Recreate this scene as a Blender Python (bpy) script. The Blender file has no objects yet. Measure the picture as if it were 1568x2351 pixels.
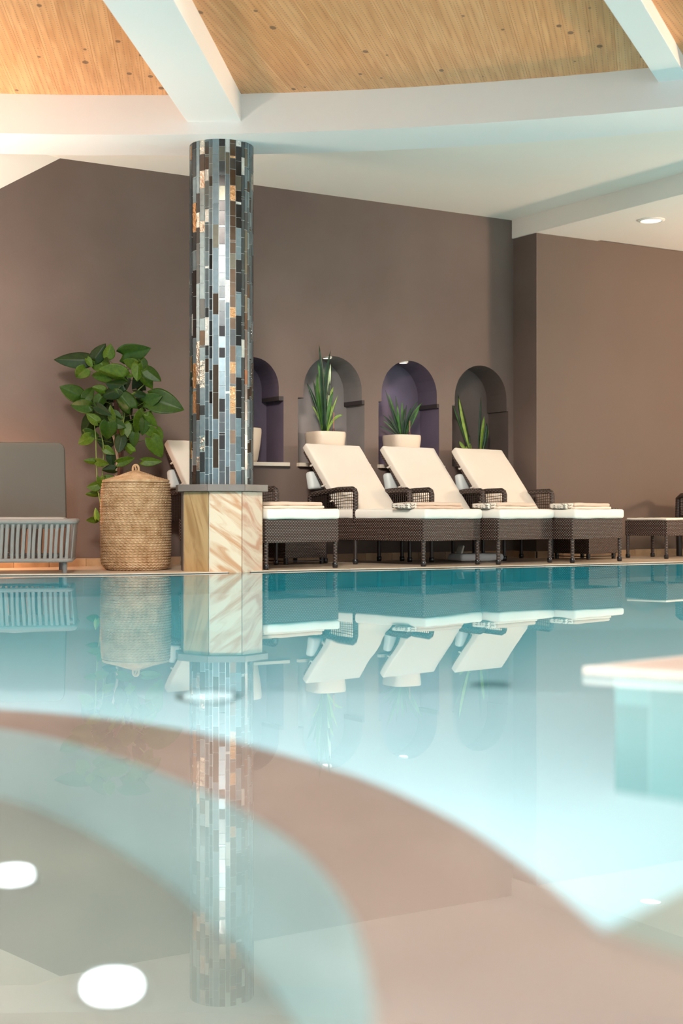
import bpy, bmesh, math, random
from mathutils import Vector, Matrix, noise
R = math.radians
random.seed(7)
scene = bpy.context.scene
col = scene.collection
# ------------------------------------------------------------------ camera
F, CX, CY, H = 3265.0, 784.0, 1175.5, 0.43      # pixel focal length, centre, eye height above the water
cam = bpy.data.cameras.new('camera'); camo = bpy.data.objects.new('camera', cam); col.objects.link(camo)
camo.location = (0, 0, H); camo.rotation_euler = (R(90), 0, 0)
cam.sensor_fit = 'VERTICAL'; cam.sensor_height = 36; cam.lens = F/2351*36
cam.clip_start = .05; cam.clip_end = 200
cam.dof.use_dof = True; cam.dof.focus_distance = 10.9; cam.dof.aperture_fstop = 1.8
scene.camera = camo
# ------------------------------------------------------------------ world
w = bpy.data.worlds.new('sky'); scene.world = w; w.use_nodes = True
bg = w.node_tree.nodes['Background']; bg.inputs[0].default_value = (.80, .90, 1, 1); bg.inputs[1].default_value = .9
scene.view_settings.view_transform = 'Standard'; scene.view_settings.look = 'None'
scene.view_settings.gamma = 1; scene.view_settings.exposure = 0.13
scene.view_settings.use_curve_mapping = False
# ------------------------------------------------------------------ lights
def area(name, loc, target, sx, sy, power, colr, spread=None):
    l = bpy.data.lights.new(name, 'AREA'); l.shape = 'RECTANGLE'; l.size = sx; l.size_y = sy
    l.energy = power; l.color = colr
    if spread: l.spread = R(spread)
    o = bpy.data.objects.new(name, l); col.objects.link(o); o.location = loc
    o.rotation_euler = (Vector(target)-Vector(loc)).to_track_quat('-Z', 'Y').to_euler(); return o
def point(name, loc, power, colr, rad=.1):
    l = bpy.data.lights.new(name, 'POINT'); l.energy = power; l.color = colr; l.shadow_soft_size = rad
    o = bpy.data.objects.new(name, l); col.objects.link(o); o.location = loc; return o
def spot(name, loc, target, power, colr, ang, blend=.5, rad=.05):
    l = bpy.data.lights.new(name, 'SPOT'); l.energy = power; l.color = colr; l.shadow_soft_size = rad
    l.spot_size = R(ang); l.spot_blend = blend
    o = bpy.data.objects.new(name, l); col.objects.link(o); o.location = loc
    o.rotation_euler = (Vector(target)-Vector(loc)).to_track_quat('-Z', 'Y').to_euler(); return o
# daylight: glazed front behind the camera (five windows) and the skylight in the crown of the roof
WINX = (-3.6, -.9, 1.8, 4.5, 7.2, 9.9)
for x, e_ in zip(WINX, (8, 18, 20, 36, 50, 58)): area('window_daylight', (x, -5.9, 3.1), (x+.6, 5, 1.6), 2.3, 5.2, e_, (.98, .98, 1))
area('side_glazing_daylight', (11.7, 1.5, 2.6), (0, 5, 1.4), 7, 4.4, 430, (1, .93, .86))
area('skylight_daylight', (-.6, -.3, 5.6), (-.3, 11, .3), 1.8, 1.8, 1500, (1, .93, .84))
# low warm light through the glazed end on the right
spot('side_uplight', (11.6, 9.45, .62), (1.3, 8.2, 3.45), 3000, (1, .74, .48), 21, .7, .12)
# added warm fill out of the picture, brightening the ceiling behind the ring
area('ceiling_fill', (6.4, 11.6, 1.3), (4.6, 12.4, 3.1), .5, .5, 150, (1, .76, .56))
area('ceiling_fill', (-3.7, 9.1, 1.0), (-3.3, 9.3, 3.1), .7, .7, 75, (1, .80, .64), 130)
# lamps on the walls of the pool, all under water
for (x, y, a) in ((-2.6, 3.05, 8), (-1.3, 3.38, 2), (.2, 2.65, -8)):
    area('pool_light', (x, y+.05, -.55), (x+a*.3, 9, -1.5), .5, .3, 24, (1, .97, .95))
area('pool_light', (7.4, 7.4, -.6), (0, 8.2, -1.5), 1.5, .5, 185, (1, .97, .95))
area('pool_light', (-7.4, 6.6, -.6), (0, 8.2, -1.5), 1.5, .5, 185, (1, .97, .95))
area('basin_fill', (-.9, .15, -.35), (-.9, 3, -.4), .5, .15, 9, (1, .97, .93))  # added fill inside the basin, brightening its far wall
# warm light standing low behind the grey daybed
point('warm_lamp_light', (-2.52, 10.45, .50), 20, (1, .60, .38), .08)
area('amber_lamp_light', (5.6, 11.6, 2.2), (4.2, 14.3, 1.9), .4, .4, 22, (1, .40, .16))

# ================================================================== helpers
def px(x, y, d): return Vector(((x-CX)*d/F, d, H+(CY-y)*d/F))
def link(o, parent=None):
    col.objects.link(o)
    if parent: o.parent = parent
    return o
def tag(o, label=None, cat=None, group=None, kind=None):
    if label: o['label'] = label
    if cat: o['category'] = cat
    if group: o['group'] = group
    if kind: o['kind'] = kind
    return o
def empty(name, loc, rz=0, parent=None):
    o = bpy.data.objects.new(name, None); o.location = loc; o.rotation_euler = (0, 0, rz); o.empty_display_size = .1
    return link(o, parent)
def boxuv(me):
    uv = me.uv_layers.new(name='UVMap')
    for p in me.polygons:
        n = p.normal; a = max(range(3), key=lambda i: abs(n[i]))
        for li in p.loop_indices:
            c = me.vertices[me.loops[li].vertex_index].co
            uv.data[li].uv = ((c.y, c.z), (c.x, c.z), (c.x, c.y))[a]
class MB:
    def __init__(s): s.v = []; s.f = []; s.m = []; s.uv = None
    def add(s, vs, fs, m=0):
        b = len(s.v); s.v += [tuple(v) for v in vs]
        for f in fs: s.f.append([b+i for i in f]); s.m.append(m)
        return s
    def box(s, x0, x1, y0, y1, z0, z1, m=0, M=None):
        vs = [Vector((x, y, z)) for x in (x0, x1) for y in (y0, y1) for z in (z0, z1)]
        if M: vs = [M @ v for v in vs]
        return s.add(vs, [(0,1,3,2),(4,6,7,5),(0,4,5,1),(2,3,7,6),(0,2,6,4),(1,5,7,3)], m)
    def bar(s, a, b, wx, wy, m=0, up=(0,0,1)):
        a = Vector(a); b = Vector(b); d = (b-a).normalized(); u = Vector(up)
        if abs(d.dot(u)) > .95: u = Vector((1, 0, 0))
        x = d.cross(u).normalized(); y = x.cross(d)
        vs = [p + x*i*wx/2 + y*j*wy/2 for p in (a, b) for i, j in ((-1,-1),(1,-1),(1,1),(-1,1))]
        return s.add(vs, [(3,2,1,0),(4,5,6,7),(0,1,5,4),(1,2,6,5),(2,3,7,6),(3,0,4,7)], m)
    def tube(s, pts, r, n=8, m=0, caps=True, flat=1.0):
        pts = [Vector(p) for p in pts]; k = len(pts); rs = r if isinstance(r, (list, tuple)) else [r]*k
        vs = []; x = None
        for i, p in enumerate(pts):
            d = (pts[min(i+1, k-1)]-pts[max(i-1, 0)]).normalized()
            if x is None:
                u = Vector((0, 0, 1)) if abs(d.z) < .9 else Vector((1, 0, 0)); x = d.cross(u).normalized()
            else: x = (x - d*x.dot(d)).normalized()
            y = x.cross(d)
            for j in range(n):
                a = 2*math.pi*j/n; vs.append(p + x*math.cos(a)*rs[i] + y*math.sin(a)*rs[i]*flat)
        fs = [(i*n+j, i*n+(j+1) % n, (i+1)*n+(j+1) % n, (i+1)*n+j) for i in range(k-1) for j in range(n)]
        if caps: fs += [tuple(range(n)), tuple((k-1)*n+j for j in reversed(range(n)))]
        return s.add(vs, fs, m)
    def prism(s, poly, z0, z1, m=0, side=None):
        n = len(poly); vs = [(p[0], p[1], z0) for p in poly]+[(p[0], p[1], z1) for p in poly]
        s.add(vs, [tuple(reversed(range(n))), tuple(range(n, 2*n))], m)
        b = len(s.v)-2*n
        for i in range(n):
            j = (i+1) % n; s.f.append([b+i, b+j, b+n+j, b+n+i]); s.m.append(m if side is None else side)
        return s
    def lathe(s, prof, n=32, m=0, c=(0, 0), sq=None):
        vs = []
        for r, z in prof:
            for j in range(n):
                a = 2*math.pi*j/n; k = 1.0
                if sq: k = (abs(math.cos(a))**sq+abs(math.sin(a))**sq)**(-1/sq)
                vs.append((c[0]+r*k*math.cos(a), c[1]+r*k*math.sin(a), z))
        fs = [(i*n+j, i*n+(j+1) % n, (i+1)*n+(j+1) % n, (i+1)*n+j) for i in range(len(prof)-1) for j in range(n)]
        return s.add(vs, fs, m)
    def build(s, name, mats, parent=None, smooth=False, bevel=0, M=None, uv=True, angle=35):
        me = bpy.data.meshes.new(name); me.from_pydata(s.v, [], s.f)
        if not isinstance(mats, (list, tuple)): mats = [mats]
        for m in mats: me.materials.append(m)
        me.polygons.foreach_set('material_index', s.m)
        bm = bmesh.new(); bm.from_mesh(me); bmesh.ops.recalc_face_normals(bm, faces=bm.faces)
        if bevel:
            es = [e for e in bm.edges if len(e.link_faces) == 2 and e.calc_face_angle(0) > .6]
            bmesh.ops.bevel(bm, geom=es, offset=bevel, segments=2, profile=.5, affect='EDGES')
        bm.to_mesh(me); bm.free()
        if smooth: me.shade_smooth(); me.set_sharp_from_angle(angle=R(angle))
        if uv: boxuv(me)
        o = bpy.data.objects.new(name, me)
        if M is not None: o.matrix_local = M
        return link(o, parent)
def rbox(lx, ly, lz, r, puff=0, wr=0, seed=0, step=.05, bend=None):
    """soft rounded box centred at the origin"""
    def ax(L):
        rr = min(r, L/2); a = [-L/2+rr*(1-math.cos(k*math.pi/6)) for k in range(4)]
        n = max(1, int((L-2*rr)/step)); mid = [-L/2+rr+(L-2*rr)*i/n for i in range(1, n)]
        return a+mid+[-q for q in reversed(a)] if L > 2*rr+1e-6 else a+[-q for q in reversed(a[:-1])]
    A = [ax(lx), ax(ly), ax(lz)]; Ld = (lx, ly, lz); idx = {}; vs = []; fs = []
    def vid(c):
        k = tuple(round(q, 5) for q in c)
        if k in idx: return idx[k]
        inner = Vector([max(-Ld[i]/2+min(r, Ld[i]/2), min(Ld[i]/2-min(r, Ld[i]/2), c[i])) for i in range(3)])
        d = Vector(c)-inner
        p = inner + (d.normalized()*r if d.length > 1e-9 else d)
        if puff:
            e = max(0, 1-(2*p.x/lx)**2)*max(0, 1-(2*p.y/ly)**2); p.z *= 1+puff*e**.5
        if wr:
            q = p*7+Vector((seed*3.1, seed, 0)); p += noise.noise_vector(q)*wr
            p += noise.noise_vector(q*3)*wr*.35
        if bend: p = bend(p)
        idx[k] = len(vs); vs.append(p); return idx[k]
    for a in range(3):
        b, c = (a+1) % 3, (a+2) % 3
        for sgn in (0, -1):
            for i in range(len(A[b])-1):
                for j in range(len(A[c])-1):
                    q = []
                    for (ii, jj) in ((i, j), (i+1, j), (i+1, j+1), (i, j+1)):
                        co = [0, 0, 0]; co[a] = A[a][sgn]; co[b] = A[b][ii]; co[c] = A[c][jj]; q.append(vid(co))
                    if len(set(q)) > 2: fs.append(list(dict.fromkeys(q)))
    mb = MB(); mb.add(vs, fs); return mb

# ================================================================== materials
MATS = {}
def mat(name, c, rough=.6, metal=0, bump=0, bscale=40, var=0, vscale=3, spec=.5, coat=0, emit=None, es=0, trans=0, var2=None, coord='Object'):
    m = bpy.data.materials.new(name); m.use_nodes = True; nt = m.node_tree; b = nt.nodes['Principled BSDF']
    b.inputs['Base Color'].default_value = (*c, 1); b.inputs['Roughness'].default_value = rough
    b.inputs['Metallic'].default_value = metal; b.inputs['Specular IOR Level'].default_value = spec
    b.inputs['Coat Weight'].default_value = coat
    if emit: b.inputs['Emission Color'].default_value = (*emit, 1); b.inputs['Emission Strength'].default_value = es
    tc = nt.nodes.new('ShaderNodeTexCoord')
    if var or var2:
        n = nt.nodes.new('ShaderNodeTexNoise'); n.inputs['Scale'].default_value = vscale; n.inputs['Detail'].default_value = 5
        nt.links.new(tc.outputs[coord], n.inputs['Vector'])
        mp = nt.nodes.new('ShaderNodeMapRange'); mp.inputs['From Min'].default_value = .3; mp.inputs['From Max'].default_value = .7
        nt.links.new(n.outputs['Fac'], mp.inputs['Value'])
        mx = nt.nodes.new('ShaderNodeMix'); mx.data_type = 'RGBA'
        c2 = var2 or tuple(min(1, q*(1+var)) for q in c); c1 = c if var2 else tuple(q*(1-var) for q in c)
        mx.inputs['A'].default_value = (*c1, 1); mx.inputs['B'].default_value = (*c2, 1)
        nt.links.new(mp.outputs[0], mx.inputs['Factor']); nt.links.new(mx.outputs['Result'], b.inputs['Base Color'])
    if bump:
        n = nt.nodes.new('ShaderNodeTexNoise'); n.inputs['Scale'].default_value = bscale; n.inputs['Detail'].default_value = 4
        nt.links.new(tc.outputs[coord], n.inputs['Vector'])
        bp = nt.nodes.new('ShaderNodeBump'); bp.inputs['Strength'].default_value = bump; bp.inputs['Distance'].default_value = .01
        nt.links.new(n.outputs['Fac'], bp.inputs['Height']); nt.links.new(bp.outputs[0], b.inputs['Normal'])
    MATS[name] = m; return m
def mth(nt, op, a, b=None, clamp=False):
    n = nt.nodes.new('ShaderNodeMath'); n.operation = op; n.use_clamp = clamp
    for i, q in enumerate((a, b)):
        if q is None: continue
        if isinstance(q, (int, float)): n.inputs[i].default_value = q
        else: nt.links.new(q, n.inputs[i])
    return n.outputs[0]
def weave(name, dark, light, su, sv, rough=.45, bump=.8):
    """woven flat strands: v rows running along u, passing over and under every other upright"""
    m = bpy.data.materials.new(name); m.use_nodes = True; nt = m.node_tree; b = nt.nodes['Principled BSDF']
    uv = nt.nodes.new('ShaderNodeUVMap'); sp = nt.nodes.new('ShaderNodeSeparateXYZ'); nt.links.new(uv.outputs[0], sp.inputs[0])
    u = mth(nt, 'DIVIDE', sp.outputs[0], su); v = mth(nt, 'DIVIDE', sp.outputs[1], sv)
    row = mth(nt, 'FLOOR', v); fr = mth(nt, 'FRACT', v)
    prof = mth(nt, 'SINE', mth(nt, 'MULTIPLY', fr, math.pi))
    ph = mth(nt, 'MULTIPLY', mth(nt, 'ADD', u, row), math.pi)
    over = mth(nt, 'ADD', mth(nt, 'MULTIPLY', mth(nt, 'SINE', ph), .5), .5)
    h = mth(nt, 'MULTIPLY', prof, mth(nt, 'POWER', over, .8))
    cr = nt.nodes.new('ShaderNodeValToRGB'); cr.color_ramp.elements[0].position = .18; cr.color_ramp.elements[1].position = .85
    cr.color_ramp.elements[0].color = (*dark, 1); cr.color_ramp.elements[1].color = (*light, 1)
    nt.links.new(h, cr.inputs[0]); nt.links.new(cr.outputs[0], b.inputs['Base Color'])
    bp = nt.nodes.new('ShaderNodeBump'); bp.inputs['Strength'].default_value = bump; bp.inputs['Distance'].default_value = .004
    nt.links.new(h, bp.inputs['Height']); nt.links.new(bp.outputs[0], b.inputs['Normal'])
    b.inputs['Roughness'].default_value = rough; return m

plaster = mat('brown_plaster', (.122, .080, .065), .75, bump=.06, bscale=60, var2=(.168, .118, .096), vscale=.9)
plaster_r = mat('warm_brown_plaster', (.130, .088, .066), .75, bump=.05, bscale=60, var=.06, vscale=.8)
n_purple = mat('purple_niche', (.105, .078, .112), .7, bump=.05, bscale=60, var=.12, vscale=4)  # purple tint set in the base colour
n_grey = mat('grey_plaster', (.20, .175, .165), .7, bump=.05, bscale=60, var=.1, vscale=4)
n_dark = mat('dark_plaster', (.105, .075, .065), .7, bump=.05, bscale=60, var=.1, vscale=4)
imp_m = mat('impost_dark', (.035, .025, .025), .7)
white = mat('warm_tinted_white', (.88, .775, .69), .55, bump=.02, bscale=80)  # warmth of the light mixed into the white base colour
white_in = mat('ring_paint', (.84, .78, .75), .55, bump=.02, bscale=80)
deckm = mat('deck_stone', (.46, .34, .24), .4, bump=.1, bscale=25, var2=(.62, .50, .38), vscale=2.5)
copem = mat('coping_stone', (.52, .40, .29), .35, bump=.08, bscale=25, var2=(.66, .54, .42), vscale=3)
copem2 = mat('coping_stone_light', (.62, .52, .42), .35, bump=.08, bscale=25, var=.1, vscale=4)
skirt = [mat('skirting_tile_%d' % i, c, .4, bump=.1, bscale=20, var=.25, vscale=6) for i, c in enumerate(((.42, .27, .15), (.50, .33, .19), (.36, .22, .12)))]
concrete = mat('outer_wall', (.55, .52, .48), .8)
dark_frame = mat('dark_window_frame', (.05, .05, .05), .4)

# ------------------------------------------------------------------ wood ceiling boards
def wood(name, c1, c2):
    m = bpy.data.materials.new(name); m.use_nodes = True; nt = m.node_tree; b = nt.nodes['Principled BSDF']
    uv = nt.nodes.new('ShaderNodeUVMap'); oi = nt.nodes.new('ShaderNodeObjectInfo')
    off = nt.nodes.new('ShaderNodeVectorMath'); off.operation = 'SCALE'; off.inputs[0].default_value = (13, 7, 5)
    nt.links.new(oi.outputs['Random'], off.inputs['Scale'])
    ad = nt.nodes.new('ShaderNodeVectorMath'); nt.links.new(uv.outputs[0], ad.inputs[0]); nt.links.new(off.outputs[0], ad.inputs[1])
    mp = nt.nodes.new('ShaderNodeMapping'); mp.inputs['Scale'].default_value = (1.1, 16, 1); nt.links.new(ad.outputs[0], mp.inputs[0])
    n = nt.nodes.new('ShaderNodeTexNoise'); n.inputs['Scale'].default_value = 1.6; n.inputs['Detail'].default_value = 6; n.inputs['Distortion'].default_value = .6
    nt.links.new(mp.outputs[0], n.inputs[0])
    cr = nt.nodes.new('ShaderNodeValToRGB'); cr.color_ramp.elements[0].position = .32; cr.color_ramp.elements[1].position = .68
    cr.color_ramp.elements[0].color = (*c1, 1); cr.color_ramp.elements[1].color = (*c2, 1); nt.links.new(n.outputs['Fac'], cr.inputs[0])
    # knots
    mk = nt.nodes.new('ShaderNodeMapping'); mk.inputs['Scale'].default_value = (4.6, 7.5, 1); nt.links.new(ad.outputs[0], mk.inputs[0])
    vo = nt.nodes.new('ShaderNodeTexVoronoi'); vo.inputs['Scale'].default_value = 1; nt.links.new(mk.outputs[0], vo.inputs[0])
    vc = nt.nodes.new('ShaderNodeSeparateXYZ'); nt.links.new(vo.outputs['Color'], vc.inputs[0])
    size = mth(nt, 'MULTIPLY', vc.outputs[0], .165)
    kn = mth(nt, 'LESS_THAN', vo.outputs['Distance'], size)
    m1 = nt.nodes.new('ShaderNodeMix'); m1.data_type = 'RGBA'; m1.inputs['B'].default_value = (.10, .045, .025, 1)
    nt.links.new(mth(nt, 'MULTIPLY', kn, .75), m1.inputs['Factor']); nt.links.new(cr.outputs[0], m1.inputs['A'])
    # rows of acoustic holes
    sp = nt.nodes.new('ShaderNodeSeparateXYZ'); nt.links.new(uv.outputs[0], sp.inputs[0])
    fu = mth(nt, 'ABSOLUTE', mth(nt, 'SUBTRACT', mth(nt, 'FRACT', mth(nt, 'DIVIDE', sp.outputs[0], .034)), .5))
    fv = mth(nt, 'ABSOLUTE', mth(nt, 'SUBTRACT', mth(nt, 'FRACT', mth(nt, 'DIVIDE', sp.outputs[1], .037)), .5))
    du = mth(nt, 'MULTIPLY', fu, .034); dv = mth(nt, 'MULTIPLY', fv, .037)
    hole = mth(nt, 'LESS_THAN', mth(nt, 'ADD', mth(nt, 'MULTIPLY', du, du), mth(nt, 'MULTIPLY', mth(nt, 'MULTIPLY', dv, dv), 1.5)), .0050**2)
    m2 = nt.nodes.new('ShaderNodeMix'); m2.data_type = 'RGBA'; m2.inputs['B'].default_value = (.10, .055, .03, 1)
    nt.links.new(mth(nt, 'MULTIPLY', hole, .75), m2.inputs['Factor']); nt.links.new(m1.outputs['Result'], m2.inputs['A'])
    nt.links.new(m2.outputs['Result'], b.inputs['Base Color']); b.inputs['Roughness'].default_value = .55
    return m
woods = [wood('larch_board_a', (.56, .235, .085), (.72, .345, .15)), wood('larch_board_b', (.58, .255, .10), (.74, .37, .17)), wood('larch_board_c', (.54, .22, .08), (.70, .33, .14))]

# ================================================================== room shell
AL = math.atan(.62); U = Vector((math.cos(AL), math.sin(AL), 0)); N = Vector((math.sin(AL), -math.cos(AL), 0))   # along the wall / towards the pool
D0 = 12.30; P0 = Vector((0, D0, 0)); ZC = 3.155; ZB = H+2.49*1.026
def wall_s(xp):                                    # distance along the niche wall seen at pixel column xp
    t = (xp-CX)/F; X = t*D0/(1-.62*t); return X/U.x
def wpt(s, z, n=0): p = P0+U*s+N*n; return Vector((p.x, p.y, z))
def wz(xp, yp): p = wpt(wall_s(xp), 0); return H+(CY-yp)*p.y/F
WALLM = Matrix.Translation(P0) @ Matrix.Rotation(AL, 4, 'Z')      # local x along wall, local y away from the pool
SL, SR = wall_s(-900), wall_s(1181)
niches = []                                       # (lower left, lower right, arch left, arch right) in s, sill z, impost z, top z
for (a, b, c, e) in ((514, 651, 523, 640), (684, 837, 697, 831), (869, 1008, 876, 1003), (1038, 1167, 1044, 1163)):
    niches.append([wall_s(q) for q in (a, b, c, e)])
ZS, ZI = .845, 1.405
wall = MB(); zt = 3.4
prev = SL
def wf(pts, m=0): wall.add([(s, 0, z) for s, z in pts], [tuple(range(len(pts)))], m)
def arch(n, y=0, k=20):
    a, b, c, e = n; cx = (c+e)/2; r = (e-c)/2; zs = ZI+.075
    return [(c, ZI)]+[(cx-r*math.cos(math.pi*i/k), zs+r*math.sin(math.pi*i/k)) for i in range(k+1)]+[(e, ZI)]
for n in niches:
    a, b, c, e = n
    wf([(prev, 0), (a, 0), (a, zt), (prev, zt)])
    wf([(a, 0), (b, 0), (b, ZS), (a, ZS)])
    wf([(a, zt), (a, ZI)]+arch(n)+[(b, ZI), (b, zt)])
    prev = b
wf([(prev, 0), (SR, 0), (SR, zt), (prev, zt)])
wall.add([(SL, .6, 0), (SR, .6, 0), (SR, .6, zt), (SL, .6, zt)], [(0, 1, 2, 3)])
wall_back = wall.build('wall_back', plaster, M=WALLM); tag(wall_back, kind='structure')
ND = .30
for i, n in enumerate(niches):
    a, b, c, e = n; mb = MB(); ar = arch(n)
    mb.add([(s, ND, z) for s, z in ([(a, ZS), (a, ZI)]+ar+[(b, ZI), (b, ZS)])], [tuple(range(len(ar)+4))])
    mb.add([(a, 0, ZS), (a, ND, ZS), (a, ND, ZI), (a, 0, ZI)], [(0, 1, 2, 3)])
    mb.add([(b, 0, ZS), (b, ND, ZS), (b, ND, ZI), (b, 0, ZI)], [(0, 1, 2, 3)])
    mb.add([(a, 0, ZS), (a, ND, ZS), (b, ND, ZS), (b, 0, ZS)], [(0, 1, 2, 3)])
    for (p, q) in zip(ar[:-1], ar[1:]):
        mb.add([(p[0], 0, p[1]), (p[0], ND, p[1]), (q[0], ND, q[1]), (q[0], 0, q[1])], [(0, 1, 2, 3)])
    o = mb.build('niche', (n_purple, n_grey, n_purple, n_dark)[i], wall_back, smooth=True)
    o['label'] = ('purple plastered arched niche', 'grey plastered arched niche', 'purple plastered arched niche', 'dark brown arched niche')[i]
    imp = MB()
    imp.box(a, c, 0.0, ND, ZI-.008, ZI+.0005); imp.box(e-.0, b, 0.0, ND, ZI-.035, ZI+.0005)
    imp.build('impost', imp_m if i < 3 else n_dark, wall_back)
    if i < 3:
        sill = MB(); sill.box(a-.012, b+.035, -.05, ND-.01, ZS-.030, ZS+.002)
        sill.build('windowsill', copem2, wall_back, bevel=.003)
# return of the projecting wall and the warm brown wall on the right
C1 = wpt(SR, 0); C2 = C1+N*.335
wr_ = MB(); wr_.box(-.0, 12, 0, .3, 0, ZB+.005)
# the projecting wall is one solid block, its left end is the dark return
wall_right = wr_.build('wall_right', plaster_r, M=Matrix.Translation(C2) @ Matrix.Rotation(AL, 4, 'Z')); tag(wall_right, kind='structure')
rt = MB(); rt.box(-.012, 0, 0, .60, 0, ZB+.005)
tag(rt.build('wall_return', plaster, M=Matrix.Translation(C2) @ Matrix.Rotation(AL, 4, 'Z')), kind='structure')
# skirting tiles
def skirting(name, Mx, s0, s1, zh=.070):
    base = MB(); base.box(s0, s1, -.008, 0, 0, zh-.004); b = base.build(name, dark_frame, M=Mx); tag(b, kind='structure')
    s = s0; k = 0
    while s < s1-.01:
        L = min(random.choice((.28, .30, .32)), s1-s)
        t = MB(); t.box(s+.0015, s+L-.0015, -.018, -.006, .001, zh+random.uniform(-.001, .001)); t.build('tile', skirt[k % 3 if random.random() < .7 else 1], b, bevel=.002); s += L; k += 1
skirting('baseboard_back', WALLM, wall_s(-60), SR-.01)
skirting('baseboard_right', Matrix.Translation(C2) @ Matrix.Rotation(AL, 4, 'Z'), -.012, 2.6)
skirting('baseboard_return', Matrix.Translation(C2+U*-.012) @ Matrix.Rotation(AL+math.pi/2, 4, 'Z') @ Matrix.Scale(-1, 4, (0, 1, 0)) @ Matrix.Identity(4), 0, .33)

# remaining walls of the room, out of the picture
def shell(name, x0, x1, y0, y1, z0=-2.2, z1=5.2, m=concrete):
    return tag(MB().box(x0, x1, y0, y1, z0, z1).build(name, m), kind='structure')
shell('wall_left', -8.3, -8.0, -6.3, 13, m=mat('dark_side_wall', (.035, .028, .025), .8))
wrm = MB(); wrm.box(12, 12.3, -6.3, 8.3, -.2, 5.2); wrm.box(12, 12.3, 10.6, 22, -.2, 5.2); wrm.box(12, 12.3, 8.3, 10.6, 1.6, 5.2)
tag(wrm.build('wall_side', concrete), kind='structure')
fr = MB(); xs = [-8.3]
for x in WINX: xs += [x-1.2, x+1.2]
xs.append(12.3)
for i in range(0, len(xs), 2): fr.box(xs[i], xs[i+1], -6.3, -6.0, -.2, 6.4)
fr.box(-8.3, 12.3, -6.3, -6.0, 5.8, 6.4); fr.box(-8.3, 12.3, -6.3, -6.0, -.2, .35)
tag(fr.build('wall_front', concrete), kind='structure')
for i, x in enumerate(WINX):
    q = MB(); q.box(x-1.2, x-1.13, -6.08, -6.0, .35, 5.8); q.box(x+1.13, x+1.2, -6.08, -6.0, .35, 5.8); q.box(x-.03, x+.03, -6.08, -6.0, .35, 5.8)
    q.box(x-1.2, x+1.2, -6.08, -6.0, .35, .42); q.box(x-1.2, x+1.2, -6.08, -6.0, 5.73, 5.8)
    tag(q.build('window_%d' % (i+1), dark_frame), kind='structure')

# ------------------------------------------------------------------ ring beam, ceilings, radial beams
RC = Vector((-1.5, -.45)); RI, RO = 10.4, 10.98; ZR, ZW = 3.07, 3.346
def ringpt(r, a): return (RC.x+r*math.cos(a), RC.y+r*math.sin(a))
ring = MB(); n = 160
pr = [(RI, ZR), (RO, ZR), (RO, ZW+.25), (RI, ZW+.25)]
vs = []
for j in range(n):
    a = 2*math.pi*j/n
    for r, z in pr: vs.append((*ringpt(r, a), z))
ring.add(vs, [(j*4+k, j*4+(k+1) % 4, ((j+1) % n)*4+(k+1) % 4, ((j+1) % n)*4+k) for j in range(n) for k in range(4)])
tag(ring.build('ring_beam', white_in, smooth=True), kind='structure')
# flat white ceiling outside the ring (behind it), as a sheet from the ring to beyond the walls
ce = MB(); A = wpt(wall_s(138), ZC)
k = 90; aa = [R(12)+R(150)*i/k for i in range(k+1)]
hd = Vector((-.6, -.8, 0)).normalized()
vs = []
for a in aa:
    p = ringpt(RO-.05, a); q = ringpt(RO+9, a); vs += [(p[0], p[1], ZC), (q[0], q[1], ZC)]
def clip(poly, p, nrm):
    out = []
    for i in range(len(poly)):
        a = Vector(poly[i]); b = Vector(poly[(i+1) % len(poly)]); da = (a-p).dot(nrm); db = (b-p).dot(nrm)
        if da >= 0: out.append(a)
        if (da >= 0) != (db >= 0): out.append(a+(b-a)*(da/(da-db)))
    return out
hinge_p = Vector((A.x, A.y)); hn = Vector((-hd.y, hd.x)); hn = hn if hn.dot(Vector((1, 0))) > 0 else -hn
for i in range(k):
    poly = [Vector(vs[2*i][:2]), Vector(vs[2*i+1][:2]), Vector(vs[2*i+3][:2]), Vector(vs[2*i+2][:2])]
    pk = clip(poly, hinge_p, hn)
    if len(pk) > 2: ce.add([(p.x, p.y, ZC) for p in pk]+[(p.x, p.y, ZC+.06) for p in pk], [tuple(range(len(pk))), tuple(reversed(range(len(pk), 2*len(pk))))])
tag(ce.build('ceiling', white), kind='structure')
# sloping piece of ceiling at the left: falls towards the left from the hinge line
W2 = wpt(wall_s(-240), 0); W2.z = H+(CY-(360+.512*380))*W2.y/F
sl = MB(); e = A+hd*5
ex = W2+(W2-A)*.8
sl.add([A, e, e+(ex-A), ex], [(0, 1, 2, 3)]); sl.add([A+Vector((0, 0, .05)), e+Vector((0, 0, .05)), e+(ex-A)+Vector((0, 0, .05)), ex+Vector((0, 0, .05))], [(0, 1, 2, 3)])
tag(sl.build('ceiling_slope', white), kind='structure')
# dropped beam at the right, square to the wall, with a downlight
bM = Matrix.Translation(C1) @ Matrix.Rotation(AL, 4, 'Z')
bb = MB(); bb.box(-.03, .735, -5.5, .05, ZB, ZC+.05); tag(bb.build('ceiling_beam', white, M=bM, bevel=.004), kind='structure')
lc = MB(); lc.box(.735, 9, -6, .3, ZB+.012, ZB+.1); tag(lc.build('ceiling_lower', white, M=bM), kind='structure')
# radial beams
def rbeam(x0, d0, x1, d1, wd, z):
    a = Vector((x0, d0)); b = Vector((x1, d1)); v = (b-a).normalized(); nn = Vector((v.y, -v.x))
    b2 = a+v*8.5
    return MB().prism([a-v*.08, b2, b2+nn*(-wd), a-v*.08+nn*(-wd)][::1], z, ZW+.02)
o = rbeam(-1.078, 9.95, -1.273, 7.57, .378, 3.156); tag(o.build('ceiling_beam', white_in, bevel=.003), kind='structure')
o = rbeam(2.085, 9.34, 1.44, 7.82, .19, 3.246); tag(o.build('ceiling_beam', white_in, bevel=.003), kind='structure')
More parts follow.
